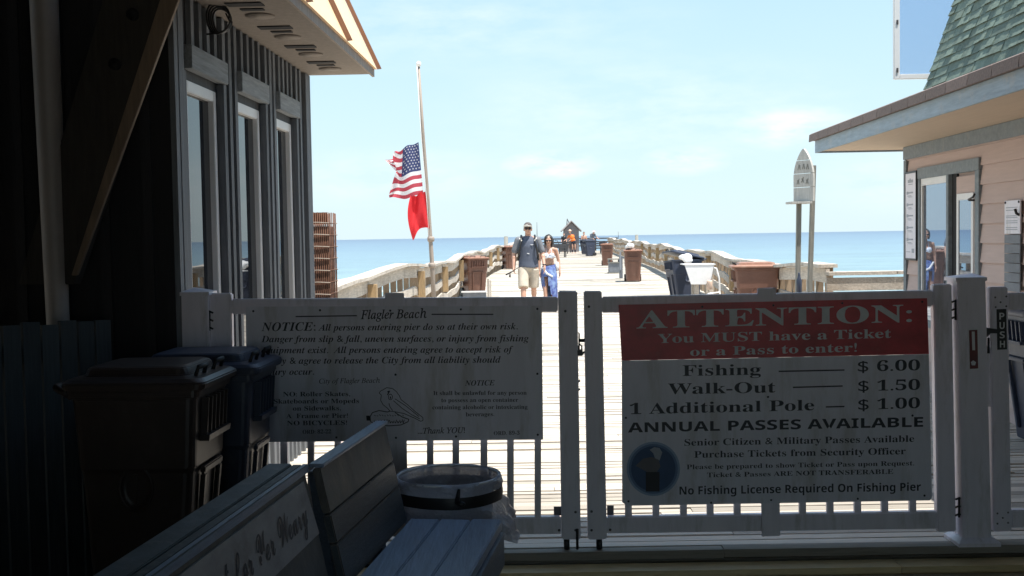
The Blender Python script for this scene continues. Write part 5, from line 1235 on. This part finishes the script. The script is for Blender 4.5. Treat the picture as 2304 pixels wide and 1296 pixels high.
def woman():
    r = thing('person', 'dark haired woman in sunglasses, bikini top and blue printed sarong', 'person')
    mb = MB(); H = Vector((0, -.02, 1.505))
    head_geo(mb, H, .93)
    mb.limb((0, .01, 1.44), .048, (0, .015, 1.34), .052); mb.limb((-.10, .015, 1.315), .052, (.10, .015, 1.315), .052)
    mb.ell((0, .015, 1.20), (.145, .095, .16)); mb.ell((0, .015, 1.03), (.122, .09, .14)); mb.ell((0, .02, .87), (.16, .12, .12))
    for sx in (-1, 1): mb.ell((sx * .065, -.075, 1.185), (.062, .05, .062))
    for sx, el, wr in ((-1, (-.215, .03, 1.06), (-.215, -.03, .83)), (1, (.225, .03, 1.06), (.245, -.07, .83))):
        sh = Vector((sx * .165, .015, 1.305)); el = Vector(el); wr = Vector(wr)
        mb.limb(sh, .045, el, .034); mb.limb(el, .034, wr, .023); hand(mb, wr, (0, -.2, -1), (-sx, -.2, 0), 1, .9, .5)
    legs = ((-1, (-.09, -.12, .46), (-.085, -.20, .08)), (1, (.09, .02, .46), (.085, .18, .12)))
    for sx, kn, an in legs:
        hp = Vector((sx * .085, .02, .82)); kn = Vector(kn); an = Vector(an)
        mb.limb(hp, .085, kn, .052); mb.limb(kn, .052, an, .033); mb.ell(kn.lerp(an, .3) + Vector((0, .015, 0)), (.05, .052, .09)); mb.limb(an + Vector((0, .01, -.04)), .03, an + Vector((0, -.13, -.05)), .026)
    link('body', remesh(mb, .0085, 3), m_skin2, r)
    mb = MB(); mb.ell((0, .025, 1.56), (.094, .10, .082)); mb.ell((0, .05, 1.50), (.09, .07, .11)); 
    for sx in (-1, 1): mb.ell((sx * .08, .0, 1.50), (.025, .055, .10)); mb.ell((sx * .04, -.055, 1.572), (.045, .03, .022))
    mb.ell((.01, .09, 1.61), (.045, .045, .04)); mb.limb((.065, .02, 1.48), .022, (.075, .03, 1.36), .016); link('hair', remesh(mb, .01, 2, 'hair'), m_hair, r)
    face_parts(r, H, .93)
    mb = MB()
    for sx in (-1, 1): mb.ell((sx * .065, -.085, 1.18), (.064, .05, .062)); mb.tube([(sx * .05, -.105, 1.23), (sx * .06, -.05, 1.32), (sx * .03, .05, 1.38)], .007, 6)
    mb.tube([(-.13, -.045, 1.16), (-.05, -.128, 1.15), (.05, -.128, 1.15), (.13, -.045, 1.16), (.10, .10, 1.16), (-.10, .10, 1.16), (-.13, -.045, 1.16)], .011, 6); obj('bikini_top', mb, m_bikini, r)
    mb = MB(); rings = []
    for z, a, b, cx in ((.98, .135, .105, 0), (.90, .17, .135, 0), (.75, .19, .17, 0), (.55, .175, .20, .01), (.36, .15, .20, .03), (.24, .13, .18, .05)):
        rings.append([Vector((cx + (a + .012 * math.sin(5 * k * math.pi / 18 + z * 6)) * math.cos(k * math.pi / 18), -.01 + (b + .01 * math.sin(7 * k * math.pi / 18)) * math.sin(k * math.pi / 18), z + .02 * math.sin(k * math.pi / 18 + 1))) for k in range(36)])
    n = 36; fs = []
    for kk in range(len(rings) - 1):
        for i in range(n):
            if kk >= 2 and 23 <= i <= 25 + (kk - 2): continue        # slit over the right leg
            fs.append((kk * n + i, kk * n + (i + 1) % n, (kk + 1) * n + (i + 1) % n, (kk + 1) * n + i))
    mb.add([p for q in rings for p in q], fs, 1, 0, True); obj('sarong', mb, m_sarong, r)
    return r
rw = woman(); rw.location = (pix(1235, 600, 24.0).x, 24.0, 0); rw.scale = (.95, .97, 1.0)
P = rw.location
mb = MB(); mb.ell((.175, -.02, .95), (.05, .07, .10)); mb.limb((-.13, -.15, .92), .02, (-.05, -.175, .80), .022); mb.limb((-.05, -.175, .80), .022, (.06, -.17, .74), .02)
o = link('white_towel', remesh(mb, .01, 2, 'white_towel'), m_towel); o.location = P; tag(o, 'white folded towel draped at the walking woman hip', 'towel')

def far_person(name_label, pose, top, low, hat=None, hat_m=None, hair=False):
    r = thing('person', name_label, 'person')
    b, seat = pose
    mb = MB(); H = Vector((b * .28, -.02, 1.60 - b * .10))
    head_geo(mb, H, 1.0, R(-60) if b else 0)
    mb.limb(H + Vector((0, .02, -.06)), .055, (b * .2, .02, 1.42), .06); mb.ell((b * .12, .02, 1.25), (.17, .12, .2)); mb.ell((0, .02, .98), (.16, .12, .16))
    sh = b * .18
    for sx in (-1, 1):
        s0 = Vector((sh + sx * .17, .02, 1.38)); e = s0 + Vector((sx * .06 + b * .12, -.03, -.27)); w_ = e + Vector((b * .22 - sx * .02, -.12, -.10 if b else -.2))
        mb.limb(s0, .052, e, .042); mb.limb(e, .042, w_, .03); hand(mb, w_, (b * .6, -.4, -.6), (-sx, 0, 0), 1, 1, .6)
        if seat: k = Vector((sx * .11, -.42, .62)); a = Vector((sx * .11, -.40, .12)); hp = Vector((sx * .1, .02, .68))
        else: k = Vector((sx * .10, -.03, .5)); a = Vector((sx * .11, .03, .08)); hp = Vector((sx * .1, .02, .9))
        mb.limb(hp, .085, k, .058); mb.limb(k, .058, a, .04); mb.limb(a, .04, a + Vector((0, -.13, -.04)), .035)
    link('body', remesh(mb, .016, 2), m_skin, r)
    if top:
        mb = MB(); mb.ell((b * .13, .02, 1.25), (.20, .15, .22)); mb.ell((b * .05, .02, 1.03), (.19, .15, .16))
        for sx in (-1, 1): mb.limb((sh + sx * .17, .02, 1.38), .07, (sh + sx * .21 + b * .07, 0, 1.2), .062)
        link('shirt', remesh(mb, .016, 2, 'shirt'), top, r)
    mb = MB(); mb.ell((0, .02, .93 if not seat else .75), (.18, .14, .14))
    for sx in (-1, 1):
        if seat: mb.limb((sx * .1, .02, .70), .10, (sx * .11, -.40, .64), .085)
        else: mb.limb((sx * .1, .02, .88), .10, (sx * .11, .03, .14), .07)
    link('trousers', remesh(mb, .016, 2, 'trousers'), low, r)
    if hat:
        mb = MB(); mb.T = Matrix.Translation(H); mb.lathe([(.19, .055), (.19, .062), (.095, .075), (.085, .13), (.05, .155), (.01, .16)], n=18); obj('hat', mb, hat_m, r)
    else:
        mb = MB(); mb.T = Matrix.Translation(H); mb.ell((0, .025, .045), (.085, .1, .09)); obj('hair', mb, m_hair, r)
    return r
pO = far_person('person in bright orange shirt and wide pale hat near the hut', (-1.0, False), m_orange, m_navyc, True, m_hat); pO.location = (pix(1291, 560, 86).x, 86, DZ(86))
pS = far_person('bare chested man in blue shorts beside the hut', (0, False), None, m_bluec, False, None); pS.location = (pix(1314, 545, 89).x, 89, DZ(89)); pS.scale = (.96,) * 3
pG = far_person('person in grey clothes and white hat leaning by the far railing', (.8, True), m_sleeve, m_navyc, True, m_plastic); pG.location = (pix(1330, 545, 91).x, 91, DZ(91) + .05)
pD = far_person('person in black standing half hidden left of the hut', (0, False), m_black, m_black, False, None); pD.location = (pix(1269, 545, 91.5).x, 91.5, DZ(91)); pD.scale = (.92,) * 3
# thin fishing rods leaning at the far rail
for (u, v0, v1, Y, lab) in ((1208, 500, 540, 70, 'thin upright fishing rod seen between man and woman'), (1391, 521, 545, 88, 'thin upright fishing rod standing at the far right railing')):
    a, b = pix(u, v0, Y), pix(u + .5, v1, Y); mb = MB(); mb.tube([b - b, a - b], [.022, .012], 6); mb.tube([(0, -.01, -.45), (0, 0, 0)], .03, 6); o = obj('fishing_rod', mb, m_wet); o.location = b; tag(o, lab, 'fishing rod', 'fishing rods on the railing')
